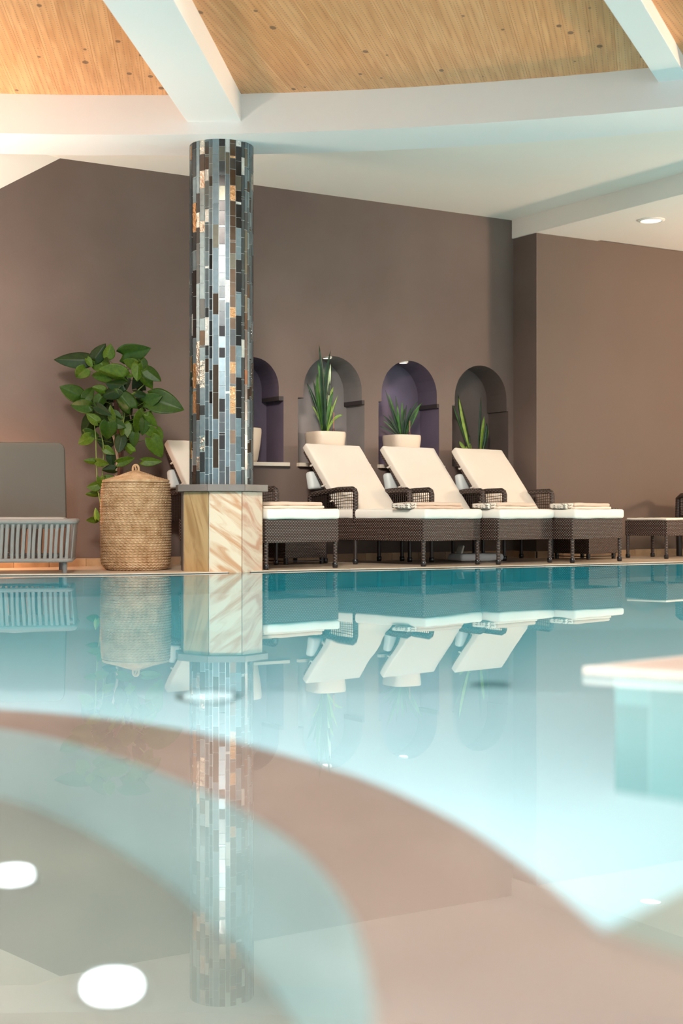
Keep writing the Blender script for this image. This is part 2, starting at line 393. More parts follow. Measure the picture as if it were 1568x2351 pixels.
# timber boards between the beams
def boards(name, dirx, pL, nL, pR, nR, s0, s1):
    v = Vector((dirx, 1)).normalized(); t = Vector((v.y, -v.x)); root = MB()
    o0 = Vector((0, 9.5))
    big = [o0+t*s0+v*(-2.3), o0+t*s1+v*(-2.3), o0+t*s1+v*1.6, o0+t*s0+v*1.6]
    def cl(p):
        if pL is not None: p = clip(p, pL, nL)
        if pR is not None: p = clip(p, pR, nR) if len(p) > 2 else p
        return p
    sh = cl(big); root.prism([(p.x, p.y) for p in sh], ZW+.022, ZW+.05)
    ro = root.build(name, concrete); tag(ro, kind='structure')
    s = s0; i = 0
    while s < s1:
        wd = .148
        q = cl([o0+t*(s+.0005)-v*2.3, o0+t*(s+wd-.0005)-v*2.3, o0+t*(s+wd-.0005)+v*1.6, o0+t*(s+.0005)+v*1.6])
        if len(q) > 2:
            mb = MB().prism([(p.x, p.y) for p in q], ZW+random.uniform(0, .0012), ZW+.02)
            ob = mb.build('board', random.choice(woods), ro, uv=False)
            uv = ob.data.uv_layers.new(name='UVMap')
            for lp in ob.data.loops:
                c = ob.data.vertices[lp.vertex_index].co.xy-o0
                uv.data[lp.index].uv = (c.dot(v), c.dot(t)-s+.0185*0)
        s += wd; i += 1
cA = Vector((-.88, 9.95)); nA = Vector((1, -.08)).normalized()
cC = Vector((2.13, 9.25)); nC = Vector((-1, .40)).normalized()
boards('timber_ceiling', .22, cA, nA, cC, nC, -1.6, 4.0)
boards('timber_ceiling', -.10, cA, -nA, None, None, -3.4, 1.2)
boards('timber_ceiling', .50, cC, -nC, None, None, .8, 5.5)

# ------------------------------------------------------------------ pool, deck
edge_px = [(-500, 1324), (-200, 1324), (0, 1322.5), (150, 1321.5), (300, 1320), (450, 1317.5), (610, 1313.5), (700, 1311), (840, 1308.3), (1000, 1305), (1200, 1300.5), (1400, 1295.8), (1568, 1292), (1900, 1284)]
edge = []
for x, y in edge_px:
    d = F*H/(y-CY); edge.append(Vector(((x-CX)*d/F, d)))
def cr_spline(P, n=6):
    out = []
    for i in range(len(P)-1):
        p0, p1, p2, p3 = P[max(i-1, 0)], P[i], P[i+1], P[min(i+2, len(P)-1)]
        for j in range(n):
            t = j/n; out.append(.5*((2*p1)+(-p0+p2)*t+(2*p0-5*p1+4*p2-p3)*t*t+(-p0+3*p1-3*p2+p3)*t**3))
    out.append(P[-1]); return out
edge = cr_spline(edge, 4)
ZD = .010
L0 = Vector((-8.0, edge[0].y-.1)); R0 = Vector((12.0, edge[-1].y+3.9))
fl = MB(); poly = [L0]+edge+[R0, Vector((12, 24)), Vector((-8, 24))]
inner = [p+Vector((.25*.53, .25*.85)) for p in edge]
fl.prism([(p.x, p.y) for p in ([L0+Vector((0, .3))]+inner+[R0+Vector((0, .3)), Vector((12, 24)), Vector((-8, 24))])], -.30, ZD-.002)
tag(fl.build('floor', deckm), kind='structure')
cop = MB(); allp = [L0]+edge+[R0]; alli = [L0+Vector((0, .3))]+inner+[R0+Vector((0, .3))]
cop.prism([(p.x, p.y) for p in allp]+[(p.x, p.y) for p in reversed(alli)], -.30, ZD-.006)
copo = cop.build('pool_coping', dark_frame); tag(copo, kind='structure')
cum = 0; seg = []
for i in range(len(edge)-1):
    seg.append((i, i+1))
i = 0; kk = 0
while i < len(edge)-1:
    j = min(i+1, len(edge)-1); poly = [edge[i], edge[j], inner[j], inner[i]]
    c = sum(poly, Vector((0, 0)))/4; poly = [c+(p-c)*(1-.004/max((p-c).length, .01)) for p in poly]
    MB().prism([(p.x, p.y) for p in poly], -.05, ZD+random.uniform(-.0005, .001)).build('coping_stone', (copem, copem2, copem)[kk % 3], copo, bevel=.0025); i = j; kk += 1
# pool shell (tiles under water)
def tilemat(name, c, grout, sx=.12, sy=.06, rough=.3, var=.06):
    m = bpy.data.materials.new(name); m.use_nodes = True; nt = m.node_tree; b = nt.nodes['Principled BSDF']
    uv = nt.nodes.new('ShaderNodeUVMap'); br = nt.nodes.new('ShaderNodeTexBrick'); nt.links.new(uv.outputs[0], br.inputs['Vector'])
    br.offset = 0; br.inputs['Scale'].default_value = 1; br.inputs['Brick Width'].default_value = sx; br.inputs['Row Height'].default_value = sy
    br.inputs['Mortar Size'].default_value = .002
    br.inputs['Color1'].default_value = (*[q*(1-var) for q in c], 1); br.inputs['Color2'].default_value = (*[min(1, q*(1+var)) for q in c], 1); br.inputs['Mortar'].default_value = (*grout, 1)
    nt.links.new(br.outputs['Color'], b.inputs['Base Color']); b.inputs['Roughness'].default_value = rough; return m
pooltile = tilemat('pool_tile', (.05, .46, .52), (.15, .52, .56), .25, .12)
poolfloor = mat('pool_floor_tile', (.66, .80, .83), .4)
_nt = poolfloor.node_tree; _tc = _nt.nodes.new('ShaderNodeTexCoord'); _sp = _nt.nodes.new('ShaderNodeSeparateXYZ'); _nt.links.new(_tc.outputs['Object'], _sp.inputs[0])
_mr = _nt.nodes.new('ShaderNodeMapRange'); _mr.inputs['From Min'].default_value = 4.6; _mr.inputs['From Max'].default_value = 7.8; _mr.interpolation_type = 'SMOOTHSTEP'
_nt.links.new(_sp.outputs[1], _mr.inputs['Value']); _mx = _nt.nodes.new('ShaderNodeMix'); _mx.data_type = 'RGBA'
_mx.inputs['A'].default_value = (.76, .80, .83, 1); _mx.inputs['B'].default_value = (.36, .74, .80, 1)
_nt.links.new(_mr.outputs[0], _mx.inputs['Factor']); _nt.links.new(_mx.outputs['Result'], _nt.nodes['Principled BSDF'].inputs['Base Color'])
basinwall = mat('basin_wall_tile', (.66, .80, .80), .4, var=.05, vscale=3)
basinfloor = mat('basin_floor_stone', (.32, .30, .27), .4, var2=(.42, .37, .31), vscale=3)
rimm = mat('brown_rim_stone', (.35, .255, .21), .35, bump=.03, bscale=20, var2=(.48, .37, .31), vscale=1.6)
stepm = mat('green_grey_stone', (.36, .40, .34), .4, var=.08, vscale=3)
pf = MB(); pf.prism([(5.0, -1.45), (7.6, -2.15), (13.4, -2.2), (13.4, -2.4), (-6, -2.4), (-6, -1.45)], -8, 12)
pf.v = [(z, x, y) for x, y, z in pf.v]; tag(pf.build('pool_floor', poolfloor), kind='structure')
pw = MB()
for a, b in zip(allp[:-1], allp[1:]):
    pw.add([(a.x, a.y+.0, -2.4), (b.x, b.y, -2.4), (b.x, b.y, -.004), (a.x, a.y, -.004), (a.x, a.y+.25, -2.4), (b.x, b.y+.25, -2.4), (b.x, b.y+.25, -.004), (a.x, a.y+.25, -.004)], [(0, 1, 2, 3), (4, 7, 6, 5)])
tag(pw.build('pool_wall', pooltile), kind='structure')
V2 = Vector
outer = cr_spline([V2((-6, -.5)), V2((-5, 1.6)), V2((-3.6, 2.75)), V2((-2.3, 3.22)), V2((-1.3, 3.26)), V2((-.75, 3.12)), V2((-.355, 2.87)), V2((-.025, 2.42)), V2((.137, 2.07)), V2((.224, 1.756)), V2((.271, 1.487))], 8)
innr = cr_spline([V2((-4.2, -.8)), V2((-3.6, 1.2)), V2((-2.6, 2.4)), V2((-1.6, 2.93)), V2((-1.05, 2.96)), V2((-.68, 2.84)), V2((-.365, 2.465)), V2((-.112, 1.993)), V2((0, 1.606)), V2((.028, 1.195)), V2((.0, .8)), V2((-.15, .2)), V2((-.6, -.4))], 8)
near = [V2((.334, 1.395)), V2((.9, 1.22)), V2((3, .9)), V2((3, -2)), V2((-.6, -2))]
# rim: strip between the two curves, then the broad near part
rim = MB(); zr0, zr1 = -1.45, -.018
poly = outer+near+list(reversed(innr))
rim.prism([(p.x, p.y) for p in poly], zr0, zr1, 0, 1)
tag(rim.build('basin_rim', [rimm, basinwall]), kind='structure')
bf = MB(); bf.prism([(p.x, p.y) for p in innr], -.80, -.66); tag(bf.build('basin_floor', basinfloor), kind='structure')
st = MB(); st.prism([(.271, 1.487), (.394, 1.643), (1.3, 2.75), (3, 2.6), (3, .9), (.9, 1.22), (.334, 1.395)], -1.45, -.03); tag(st.build('basin_step', stepm), kind='structure')
# platform corner standing in the pool on the right
cpt = Vector((.632, 3.74)); e1 = Vector((.84, -.54)).normalized(); e2 = Vector((.76, .65)).normalized()
def corner(off, L=2.4): 
    c = cpt+(e1+e2)*off; return [c, c+e1*L, c+e1*L+e2*L, c+e2*L]
sb = MB(); sb.prism([tuple(p) for p in corner(0)], .0, .024); pier = sb.build('platform', mat('pale_nosing_stone', (.42, .38, .34), .45, var=.08, vscale=6), bevel=.004); tag(pier, kind='structure')
pt = MB(); pt.prism([tuple(p) for p in corner(.05)], .0245, .027); pt.build('paving', rimm, pier)
pq = MB(); pq.prism([tuple(p) for p in corner(.055)], -1.45, .0); pq.build('platform_wall', tilemat('teal_platform_tile', (.30, .50, .50), (.40, .58, .58), .10, .5, var=.14), pier)
# water
wm = bpy.data.materials.new('pool_water'); wm.use_nodes = True; nt = wm.node_tree
for q in list(nt.nodes):
    if q.type != 'OUTPUT_MATERIAL': nt.nodes.remove(q)
outn = [q for q in nt.nodes if q.type == 'OUTPUT_MATERIAL'][0]
gl = nt.nodes.new('ShaderNodeBsdfGlass'); gl.inputs['IOR'].default_value = 1.33; gl.inputs['Roughness'].default_value = 0
nz = nt.nodes.new('ShaderNodeTexNoise'); nz.inputs['Scale'].default_value = .9; nz.inputs['Detail'].default_value = 1
tcw = nt.nodes.new('ShaderNodeTexCoord'); nt.links.new(tcw.outputs['Object'], nz.inputs[0])
bw = nt.nodes.new('ShaderNodeBump'); bw.inputs['Strength'].default_value = .12; bw.inputs['Distance'].default_value = .01
nt.links.new(nz.outputs['Fac'], bw.inputs['Height']); nt.links.new(bw.outputs[0], gl.inputs['Normal'])
nt.links.new(gl.outputs[0], outn.inputs['Surface'])
va = nt.nodes.new('ShaderNodeVolumeAbsorption'); va.inputs['Color'].default_value = (.80, .975, .985, 1); va.inputs['Density'].default_value = .42
nt.links.new(va.outputs[0], outn.inputs['Volume'])
wt = MB(); wt.box(-8.2, 12.1, -6.1, 16, -2.6, 0); wo = wt.build('water', wm); tag(wo, kind='structure')
wo.visible_shadow = True
# lamps and drain set in the floors
def disc_thing(name, loc, r, h, m, m2, label, cat, group=None):
    t = empty(name, loc); tag(t, label, cat, group)
    MB().lathe([(0, h*.7), (r*.8, h*.7), (r*.8, 0)], 32).build('lens', m2, t, smooth=True)
    MB().lathe([(r*.8, 0), (r*.8, h), (r, h), (r*1.05, 0)], 32).build('trim_ring', m, t, smooth=True)
    return t
steel = mat('brushed_steel', (.6, .6, .6), .3, metal=1)
lens = mat('lit_lamp_lens', (1, 1, 1), .4, emit=(.95, .97, 1), es=9)
lens2 = mat('lit_floor_lamp_lens', (1, 1, 1), .4, emit=(.95, .97, 1), es=.35)
disc_thing('underwater_lamp', (-.313, 1.944, -.66), .048, .012, steel, lens, 'round lit underwater lamp in the basin floor, nearer the picture bottom', 'lamp', 'lamps in the basin floor')
disc_thing('underwater_lamp', (-.545, 2.36, -.66), .040, .012, steel, lens, 'round lit underwater lamp at the left edge of the basin floor', 'lamp', 'lamps in the basin floor')
disc_thing('underwater_lamp', (-.46, 4.92, -1.45), .115, .015, steel, lens2, 'round underwater lamp glowing in the main pool floor below the pillar reflection', 'lamp')
disc_thing('floor_drain', (.545, 5.2, -1.50), .075, .012, mat('drain_grey', (.25, .38, .38), .5), mat('drain_dark', (.15, .27, .28), .5), 'small round dark drain in the main pool floor', 'drain')

# ================================================================== mosaic pillar
PX, PY = -.868, 10.29; ZT = .62+.005
pil = empty('mosaic_pillar', (PX, PY, 0))
tag(pil, 'round pillar clad in grey and silver mosaic on an octagonal stone base in the pool edge', 'pillar')
grout = mat('pale_grout', (.72, .78, .76), .6)
MB().lathe([(.2255, ZT), (.2255, ZR+.02)], 64).build('shaft', grout, pil, smooth=True)
def stone(name, c1, c2, rot, sc, th=(.45, .62)):
    m = bpy.data.materials.new(name); m.use_nodes = True; nt = m.node_tree; b = nt.nodes['Principled BSDF']
    tc = nt.nodes.new('ShaderNodeTexCoord'); mp = nt.nodes.new('ShaderNodeMapping'); mp.vector_type = 'TEXTURE'; mp.inputs['Rotation'].default_value = (0, R(rot), 0); mp.inputs['Scale'].default_value = (1/(sc*.45), 1/sc, 1/(sc*3.2))
    nt.links.new(tc.outputs['Object'], mp.inputs[0]); n = nt.nodes.new('ShaderNodeTexNoise'); n.inputs['Scale'].default_value = 1.4; n.inputs['Detail'].default_value = 7; n.inputs['Distortion'].default_value = .9
    nt.links.new(mp.outputs[0], n.inputs[0]); cr = nt.nodes.new('ShaderNodeValToRGB'); cr.color_ramp.elements[0].position = th[0]; cr.color_ramp.elements[1].position = th[1]
    cr.color_ramp.elements[0].color = (*c1, 1); cr.color_ramp.elements[1].color = (*c2, 1); nt.links.new(n.outputs['Fac'], cr.inputs[0]); nt.links.new(cr.outputs[0], b.inputs['Base Color']); b.inputs['Roughness'].default_value = .38
    return m
st_light = stone('veined_cream_stone', (.60, .49, .36), (.46, .24, .12), 38, 3.4, (.44, .60))
st_light2 = stone('veined_pink_stone', (.62, .48, .36), (.46, .24, .15), 44, 3.4, (.44, .62))
st_tan = stone('tan_stone', (.40, .26, .12), (.27, .155, .06), 75, 3)
slabm = mat('grey_cap_stone', (.16, .135, .12), .35, bump=.04, bscale=30, var=.15, vscale=7)
VA = [R(-57+45*k) for k in range(8)]
def ov(r, k): a = VA[k % 8]; return Vector((r*math.sin(a), -r*math.cos(a)))
core = MB(); core.prism([tuple(ov(.292, k)) for k in range(8)], -.05, .575); core.build('base_core', grout, pil)
for k in range(8):
    a, b = ov(.308, k), ov(.308, k+1); ai, bi = ov(.290, k), ov(.290, k+1); e = (b-a).normalized()*.004
    mb = MB(); mb.prism([tuple(a+e), tuple(b-e), tuple(bi-e), tuple(ai+e)], .004 if k not in (0, 1, 2) else .0, .574)
    o = mb.build('stone_panel', {7: slabm, 0: st_tan, 1: st_light, 2: st_light2}.get(k, st_tan), pil, bevel=.002)
    if k == 0: o['label'] = 'tan stone panel'
    if k in (1, 2): o['label'] = 'cream panel with diagonal pink veins'
for k in range(8):
    a, b = ov(.348, k), ov(.348, k+1); ai, bi = ov(.2, k), ov(.2, k+1); e = (b-a).normalized()*.001
    MB().prism([tuple(a+e), tuple(b-e), tuple(bi-e), tuple(ai+e)], .576, ZT).build('cap_slab', slabm, pil, bevel=.003)
def tileM(name, c, rough, metal, bump=0, bs=60, coat=0): return mat(name, c, rough, metal, bump=bump, bscale=bs, coat=coat, var=.1, vscale=30)
tm = [tileM('black_glass', (.03, .027, .027), .16, .6, coat=.3), tileM('charcoal_glass', (.095, .105, .11), .24, .85), tileM('slate_glass', (.16, .21, .235), .34, .9),
      tileM('blue_grey_glass', (.25, .33, .37), .34, .9), tileM('silver_leaf', (.60, .62, .60), .36, .95, .7, 90), tileM('brown_glass', (.12, .085, .06), .18, .8),
      tileM('crinkled_mirror', (.62, .60, .55), .08, 1, 1.0, 35), tileM('bronze_leaf', (.62, .36, .18), .25, .9, .8, 50), tileM('olive_glass', (.17, .165, .13), .3, .85)]
rt = random.Random(11)
strips = []; a = 0
while a < 2*math.pi-.01:
    wdt = rt.choice((.020, .028, .036, .046, .032, .024))/.2295
    if a+wdt > 2*math.pi-.06: wdt = 2*math.pi-a
    strips.append((a, wdt)); a += wdt
tiles = []
for si, (a, wd) in enumerate(strips):
    z = ZT+.002-rt.uniform(0, .06); pat = rt.choices((0, 1, 2, 3, 5, 8), (2, 6, 6, 4, .4, 1.5), k=2); hs = rt.choice(((.07, .12), (.10, .16), (.07, .15), (.13, .21)))
    acc = rt.choice((4, 4, 6, 4, 4, 6, 7, 2, 5))
    while z < ZR:
        h = rt.uniform(*hs)
        if rt.random() < .1: h = .016
        z0, z1 = max(z, ZT+.002), min(z+h-.0035, ZR)
        if z1-z0 > .006:
            r_ = rt.random(); mi = acc if r_ < .16 else (pat[0] if r_ < .62 else pat[1] if r_ < .85 else rt.choice((0, 1, 2, 3, 1, 8, 2, 5)))
            tiles.append((a+.0024/.2295, a+wd-.0024/.2295, z0, z1, mi, rt.uniform(-.003, .003), rt.uniform(-.0015, .0015)))
        z += h
def tile_mb(t, mb):
    a0, a1, z0, z1, mi, tw, tl = t; ro = .2305; r2 = .224
    def P(a, r): return Vector((r*math.sin(a), -r*math.cos(a), 0))
    am = (a0+a1)/2
    o0 = P(a0, ro/math.cos((a1-a0)/2)*(1+tw*.25)); o1 = P(a1, ro/math.cos((a1-a0)/2)*(1-tw*.25)); i0 = P(a0, r2); i1 = P(a1, r2); out = P(am, 1)*tl*.25
    zz = Vector((0, 0, 1))
    vs = [i0+zz*z0, i1+zz*z0, i1+zz*z1, i0+zz*z1, o0+zz*z0-out, o1+zz*z0-out, o1+zz*z1+out, o0+zz*z1+out]
    mb.add(vs, [(0, 3, 2, 1), (4, 5, 6, 7), (0, 1, 5, 4), (1, 2, 6, 5), (2, 3, 7, 6), (3, 0, 4, 7)], mi)
def facing(t):
    am = (t[0]+t[1])/2; dx = math.cos(am+math.atan2(PX, PY)*1)       # cosine towards the camera
    return max(0, dx)*(t[1]-t[0])*(t[3]-t[2])
tiles.sort(key=facing, reverse=True)
for t in tiles[:300]:
    mb = MB(); tile_mb(t, mb); mi = t[4]; mb.m = [0]*6; mb.build('tile', tm[mi], pil)
rest = MB()
for t in tiles[300:]: tile_mb(t, rest)
tag(rest.build('mosaic_tiles', tm, pil), kind='stuff')

# ================================================================== wicker loungers
wk_front = weave('brown_wicker', (.010, .006, .005), (.19, .118, .090), .0125, .0115)
wk_pole = weave('brown_wicker_wrap', (.012, .007, .006), (.13, .085, .065), .02, .012)
wk_dark = mat('dark_wicker_strand', (.022, .013, .010), .4)
foot_blk = mat('black_plastic_foot', (.012, .011, .011), .25)
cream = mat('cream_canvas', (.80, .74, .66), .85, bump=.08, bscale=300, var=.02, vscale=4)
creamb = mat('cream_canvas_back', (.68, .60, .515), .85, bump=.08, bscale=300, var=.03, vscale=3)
pillowm = mat('pale_grey_pillow', (.62, .64, .62), .85, bump=.05, bscale=200)
W_, SM, SRR, HG = .69, .75, 1.13, .93           # width over the legs, arm post, rear legs, hinge of the back
ZF0, ZF1 = .195, .365
LX = .024
def leg_mb(x, y, z1, r=.017):
    return MB().tube([(x, y, .03), (x, y, z1)], [r*.93, r], 12)
def lounger_parts(root, low_left_panel=False):
    # woven apron
    f = MB(); t = .03
    f.box(0, W_, 0, t, ZF0, ZF1); f.box(0, W_, SRR-t, SRR, ZF0, ZF1); f.box(0, t, t, SRR-t, ZF0, ZF1); f.box(W_-t, W_, t, SRR-t, ZF0, ZF1)
    f.box(t, W_-t, t, SRR-t, ZF1-.02, ZF1-.002)
    f.build('frame', wk_front, root, bevel=.006)
    for (x, y) in ((LX-.004, LX-.006), (W_-LX+.004, LX-.006), (LX-.004, SM), (W_-LX+.004, SM), (LX, SRR-.03), (W_-LX, SRR-.03)):
        l = leg_mb(x, y, ZF0+.02).build('leg', wk_pole if y < .1 else wk_dark, root, smooth=True)
        MB().lathe([(0, 0.0), (.017, 0), (.021, .006), (.021, .034), (.018, .040), (0, .04)], 14, c=(x, y)).build('foot_cap', foot_blk, l, smooth=True)
    # arms: post, rail, openwork
    for sx in (0, 1):
        x = .020 if sx == 0 else W_-.020; s0, s1 = SM, SM+.52; za, zb = .605, .565
        mb = MB()
        mb.tube([(x, s0, ZF1-.03), (x, s0-.002, za-.035), (x, s0+.008, za-.012), (x, s0+.03, za), (x, s0+.2, za-.004), (x, s1-.1, zb+.008), (x, s1-.02, zb), (x, s1+.005, zb-.02), (x, s1+.01, zb-.06), (x, s1+.005, ZF1-.03)], .023, 12)
        arm = mb.build('armrest', wk_pole, root, smooth=True)
        la = MB()
        nx = 22; nz = 9
        for i in range(1, nx):
            y = s0+(s1-s0)*i/nx; zt_ = za+(zb-za)*i/nx-.012
            la.bar((x, y, ZF1-.01), (x, y, zt_), .0035, .0045)
        for j in range(1, nz):
            pts = []
            for i in range(0, 7):
                y = s0+(s1-s0)*i/6; zt_ = za+(zb-za)*i/6-.015
                pts.append((x+(.003 if (i+j) % 2 else -.003), y, ZF1+(zt_-ZF1)*j/nz+.003*math.sin(i*1.7+j)))
            la.tube(pts, .0024, 4)
        for i in range(14, nx):     # denser weave at the rear end
            y = s0+(s1-s0)*(i+.5)/nx; zt_ = za+(zb-za)*i/nx-.012
            la.bar((x, y, ZF1-.01), (x, y, zt_), .010, .008)
        tag(la.build('lattice', wk_dark, arm), kind='stuff')
    # backrest frame, slightly wider than its cushion
    ang = math.atan2(.52, .42); Lb = .70
    Mb = Matrix.Translation((W_/2, HG, ZF1+.03)) @ Matrix.Rotation(ang, 4, 'X')     # local y up along the back, local z towards the sitter... normal
    bf = MB(); bf.box(-W_/2+.035, W_/2-.035, .0, Lb-.01, -.022, .0)
    bo = bf.build('backrest_frame', wk_front, root, bevel=.005, M=Mb)
    bk = rbox(W_-.045, Lb+.02, .062, .014, puff=.05, wr=.0035, seed=random.random()*9)
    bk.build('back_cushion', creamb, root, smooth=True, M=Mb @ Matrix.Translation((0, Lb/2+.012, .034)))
    st_ = MB()
    for yy in (.14, .30, .52): MB().tube([(-W_/2+.028, yy, .03), (-W_/2+.022, yy+.012, -.01), (-W_/2+.035, yy+.03, -.028)], [.010, .008, .004], 6).build('cushion_tie', creamb, root, smooth=True, M=Mb)
    for kx in (.2, .8): MB().tube([(W_*kx, HG+.28, .68), (W_*kx, SRR-.04, ZF1-.02)], .009, 8).build('back_support', wk_dark, root, smooth=True)
    # head pillow hanging behind the back
    hp = rbox(.50, .075, .15, .025, wr=.006, seed=3)
    hp.build('head_pillow', pillowm, root, smooth=True, M=Matrix.Translation((.262, 1.285, .68)) @ Matrix.Rotation(R(-10), 4, 'X'))
    # seat cushion reaching over the foot end
    sc_ = rbox(W_-.0, HG+.06, .078, .024, puff=.02, wr=.0045, seed=random.random()*9)
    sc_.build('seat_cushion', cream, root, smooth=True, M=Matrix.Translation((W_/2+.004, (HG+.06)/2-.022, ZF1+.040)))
def lounger(xp, d, th, label):
    P = px(xp, CY, d); root = empty('sun_lounger', (P.x, d-.0, ZD), R(th))
    # pixel column marks the near left leg: shift so that leg stands at the origin
    off = Matrix.Rotation(R(th), 3, 'Z') @ Vector((LX-.004, LX-.006, 0)); root.location -= Vector((off.x, off.y, 0))
    tag(root, label, 'sun lounger', 'wicker sun loungers along the niche wall'); lounger_parts(root); return root
L1 = lounger(611, 10.30, 40, 'brown wicker sun lounger with cream cushions partly hidden behind the mosaic pillar')
L2 = lounger(972, 10.93, 45, 'brown wicker sun lounger right of the pillar, cream back below the tall spiky plant')
L3 = lounger(1144, 11.36, 43, 'brown wicker sun lounger mid row, cream back below the short bushy spiky plant')
L4 = lounger(1314, 11.72, 43, 'brown wicker sun lounger with cream back nearest the wall corner, below the dark niche')
# towels folded on the foot ends
beige = mat('beige_towel', (.66, .50, .39), .9, bump=.3, bscale=400)
ecru = mat('ecru_towel', (.74, .65, .54), .9, bump=.3, bscale=400)
def checkmat():
    m = bpy.data.materials.new('checked_towel'); m.use_nodes = True; nt = m.node_tree; b = nt.nodes['Principled BSDF']
    tc = nt.nodes.new('ShaderNodeTexCoord'); n = nt.nodes.new('ShaderNodeTexNoise'); n.inputs['Scale'].default_value = 34; n.inputs['Detail'].default_value = 2
    nt.links.new(tc.outputs['Object'], n.inputs[0]); cr = nt.nodes.new('ShaderNodeValToRGB'); cr.color_ramp.interpolation = 'CONSTANT'
    cr.color_ramp.elements[0].color = (.26, .22, .18, 1); cr.color_ramp.elements[1].position = .47; cr.color_ramp.elements[1].color = (.72, .64, .55, 1)
    nt.links.new(n.outputs['Fac'], cr.inputs[0]); nt.links.new(cr.outputs[0], b.inputs['Base Color']); b.inputs['Roughness'].default_value = .9; return m
chk = checkmat()
def towel(L, x0, y0, wd, label, th=.0):
    M = L.matrix_basis.copy(); M = Matrix.LocRotScale(L.location, L.rotation_euler, None)
    loc = M @ Vector((x0, y0, ZF1+.0805)); root = empty('folded_towel', loc, L.rotation_euler.z+th)
    tag(root, label, 'towel', 'folded towels on the lounger foot ends')
    lo = rbox(wd, .26, .022, .011, wr=.003, seed=x0*9); lo.build('lower_fold', beige if random.random() < .5 else ecru, root, smooth=True, M=Matrix.Translation((wd/2, .13, .010)))
    up = rbox(wd-.01, .25, .030, .014, wr=.006, seed=x0*5+2); up.build('upper_fold', beige, root, smooth=True, M=Matrix.Translation((wd/2-.002, .135, .035)))
    # rolled, checked end hanging to the left
    for k in range(2):
        rl = MB(); cxx = -.035-.10*k*0; pts = []
        rl = rbox(.125, .17, .026, .013, wr=.005, seed=k*4+x0); rl.build('checked_fold', chk, root, smooth=True, M=Matrix.Translation((-.045, .11, .012+.021*k)) @ Matrix.Rotation(R(3-6*k), 4, 'Y'))
    return root
towel(L1, .05, .09, .58, 'beige folded towel beside the stone pillar base, on the lounger cushion')
towel(L2, .05, .09, .54, 'beige folded towel with checked roll on the lounger below the tall spiky plant')
towel(L3, .07, .06, .50, 'beige folded towel with checked roll on the lounger below the short spiky plant')
towel(L4, .09, .04, .50, 'beige folded towel on the lounger nearest the wall corner')

# wicker side tables
def side_table(x0p, x1p, d0, th, wd, dp, hz, label):
    P = px(x0p, CY, d0); root = empty('side_table', (P.x, d0, ZD), R(th)); tag(root, label, 'side table', 'wicker side tables between the loungers')
    b = MB(); b.box(0, wd, 0, .02, .05, hz-.02); b.box(0, wd, dp-.02, dp, .05, hz-.02); b.box(0, .02, .02, dp-.02, .05, hz-.02); b.box(wd-.02, wd, .02, dp-.02, .05, hz-.02)
    b.build('body', wk_front, root, bevel=.004)
    MB().box(-.012, wd+.012, -.012, dp+.012, hz-.03, hz).build('table_top', wk_pole, root, bevel=.008)
    for x in (.025, wd-.025):
        for y in (.025, dp-.025): MB().lathe([(0, 0), (.018, 0), (.020, .05), (0, .05)], 12, c=(x, y)).build('leg', foot_blk, root, smooth=True)
    MB().box(.02, wd-.02, .008, .018, .022, .03).box(.008, .018, .02, dp-.02, .022, .03).build('stretcher', foot_blk, root)
    return root
side_table(655, 760, 11.33, 40, .42, .40, .455, 'brown wicker box side table behind the lounger beside the pillar')
side_table(1352, 1432, 12.52, 43, .42, .40, .455, 'brown wicker box side table behind the lounger nearest the wall corner')

# footstool and armchair at the right edge
fs = empty('wicker_footstool', (px(1531, CY, 12.70).x, 12.70, ZD), R(42)); tag(fs, 'low brown wicker footstool with thin beige pad at the right edge', 'footstool')
Wf, Df = .42, .46
q = MB(); q.box(0, Wf, 0, .03, .205, .345); q.box(0, Wf, Df-.03, Df, .205, .345); q.box(0, .03, .03, Df-.03, .205, .345); q.box(Wf-.03, Wf, .03, Df-.03, .205, .345); q.box(.03, Wf-.03, .03, Df-.03, .32, .342)
q.build('frame', wk_front, fs, bevel=.006)
for x in (.02, Wf-.02):
    for y in (.02, Df-.02):
        l = leg_mb(x, y, .23).build('leg', wk_pole, fs, smooth=True)
        MB().lathe([(0, 0), (.017, 0), (.021, .006), (.021, .034), (0, .04)], 14, c=(x, y)).build('foot_cap', foot_blk, l, smooth=True)
rbox(Wf-.02, Df-.02, .022, .010, wr=.004, seed=2).build('pad', ecru, fs, smooth=True, M=Matrix.Translation((Wf/2, Df/2, .356)))
ac = empty('wicker_armchair', (px(1622, CY, 13.07).x, 13.07, ZD), R(15)); tag(ac, 'brown wicker armchair with openwork arm cut off by the right edge', 'armchair')
q = MB(); q.box(0, .66, 0, .60, .20, .35); q.build('frame', wk_front, ac, bevel=.006)
for x in (.03, .63):
    for y in (.03, .57): MB().tube([(x, y, 0), (x, y, .22)], .028, 12).build('leg', wk_dark, ac, smooth=True)
for x in (.02, .64):
    mb = MB(); mb.tube([(x, .02, .33), (x, .02, .53), (x, .03, .565), (x, .06, .575), (x, .5, .575), (x, .57, .55), (x, .58, .33)], .026, 12); arm = mb.build('armrest', wk_pole, ac, smooth=True)
    la = MB()
    for i in range(1, 20): la.bar((x, .02+.55*i/20, .34), (x, .02+.55*i/20, .56), .004, .006)
    for j in range(1, 9): la.bar((x, .02, .34+.22*j/9), (x, .57, .34+.22*j/9), .004, .006)
    tag(la.build('lattice', wk_dark, arm), kind='stuff')
bkp = MB(); bkp.box(.03, .63, .50, .53, .35, .56); bkp.build('backrest', wk_front, ac, bevel=.01)
rbox(.56, .46, .06, .025, wr=.004, seed=5).build('seat_cushion', ecru, ac, smooth=True, M=Matrix.Translation((.33, .25, .375)))
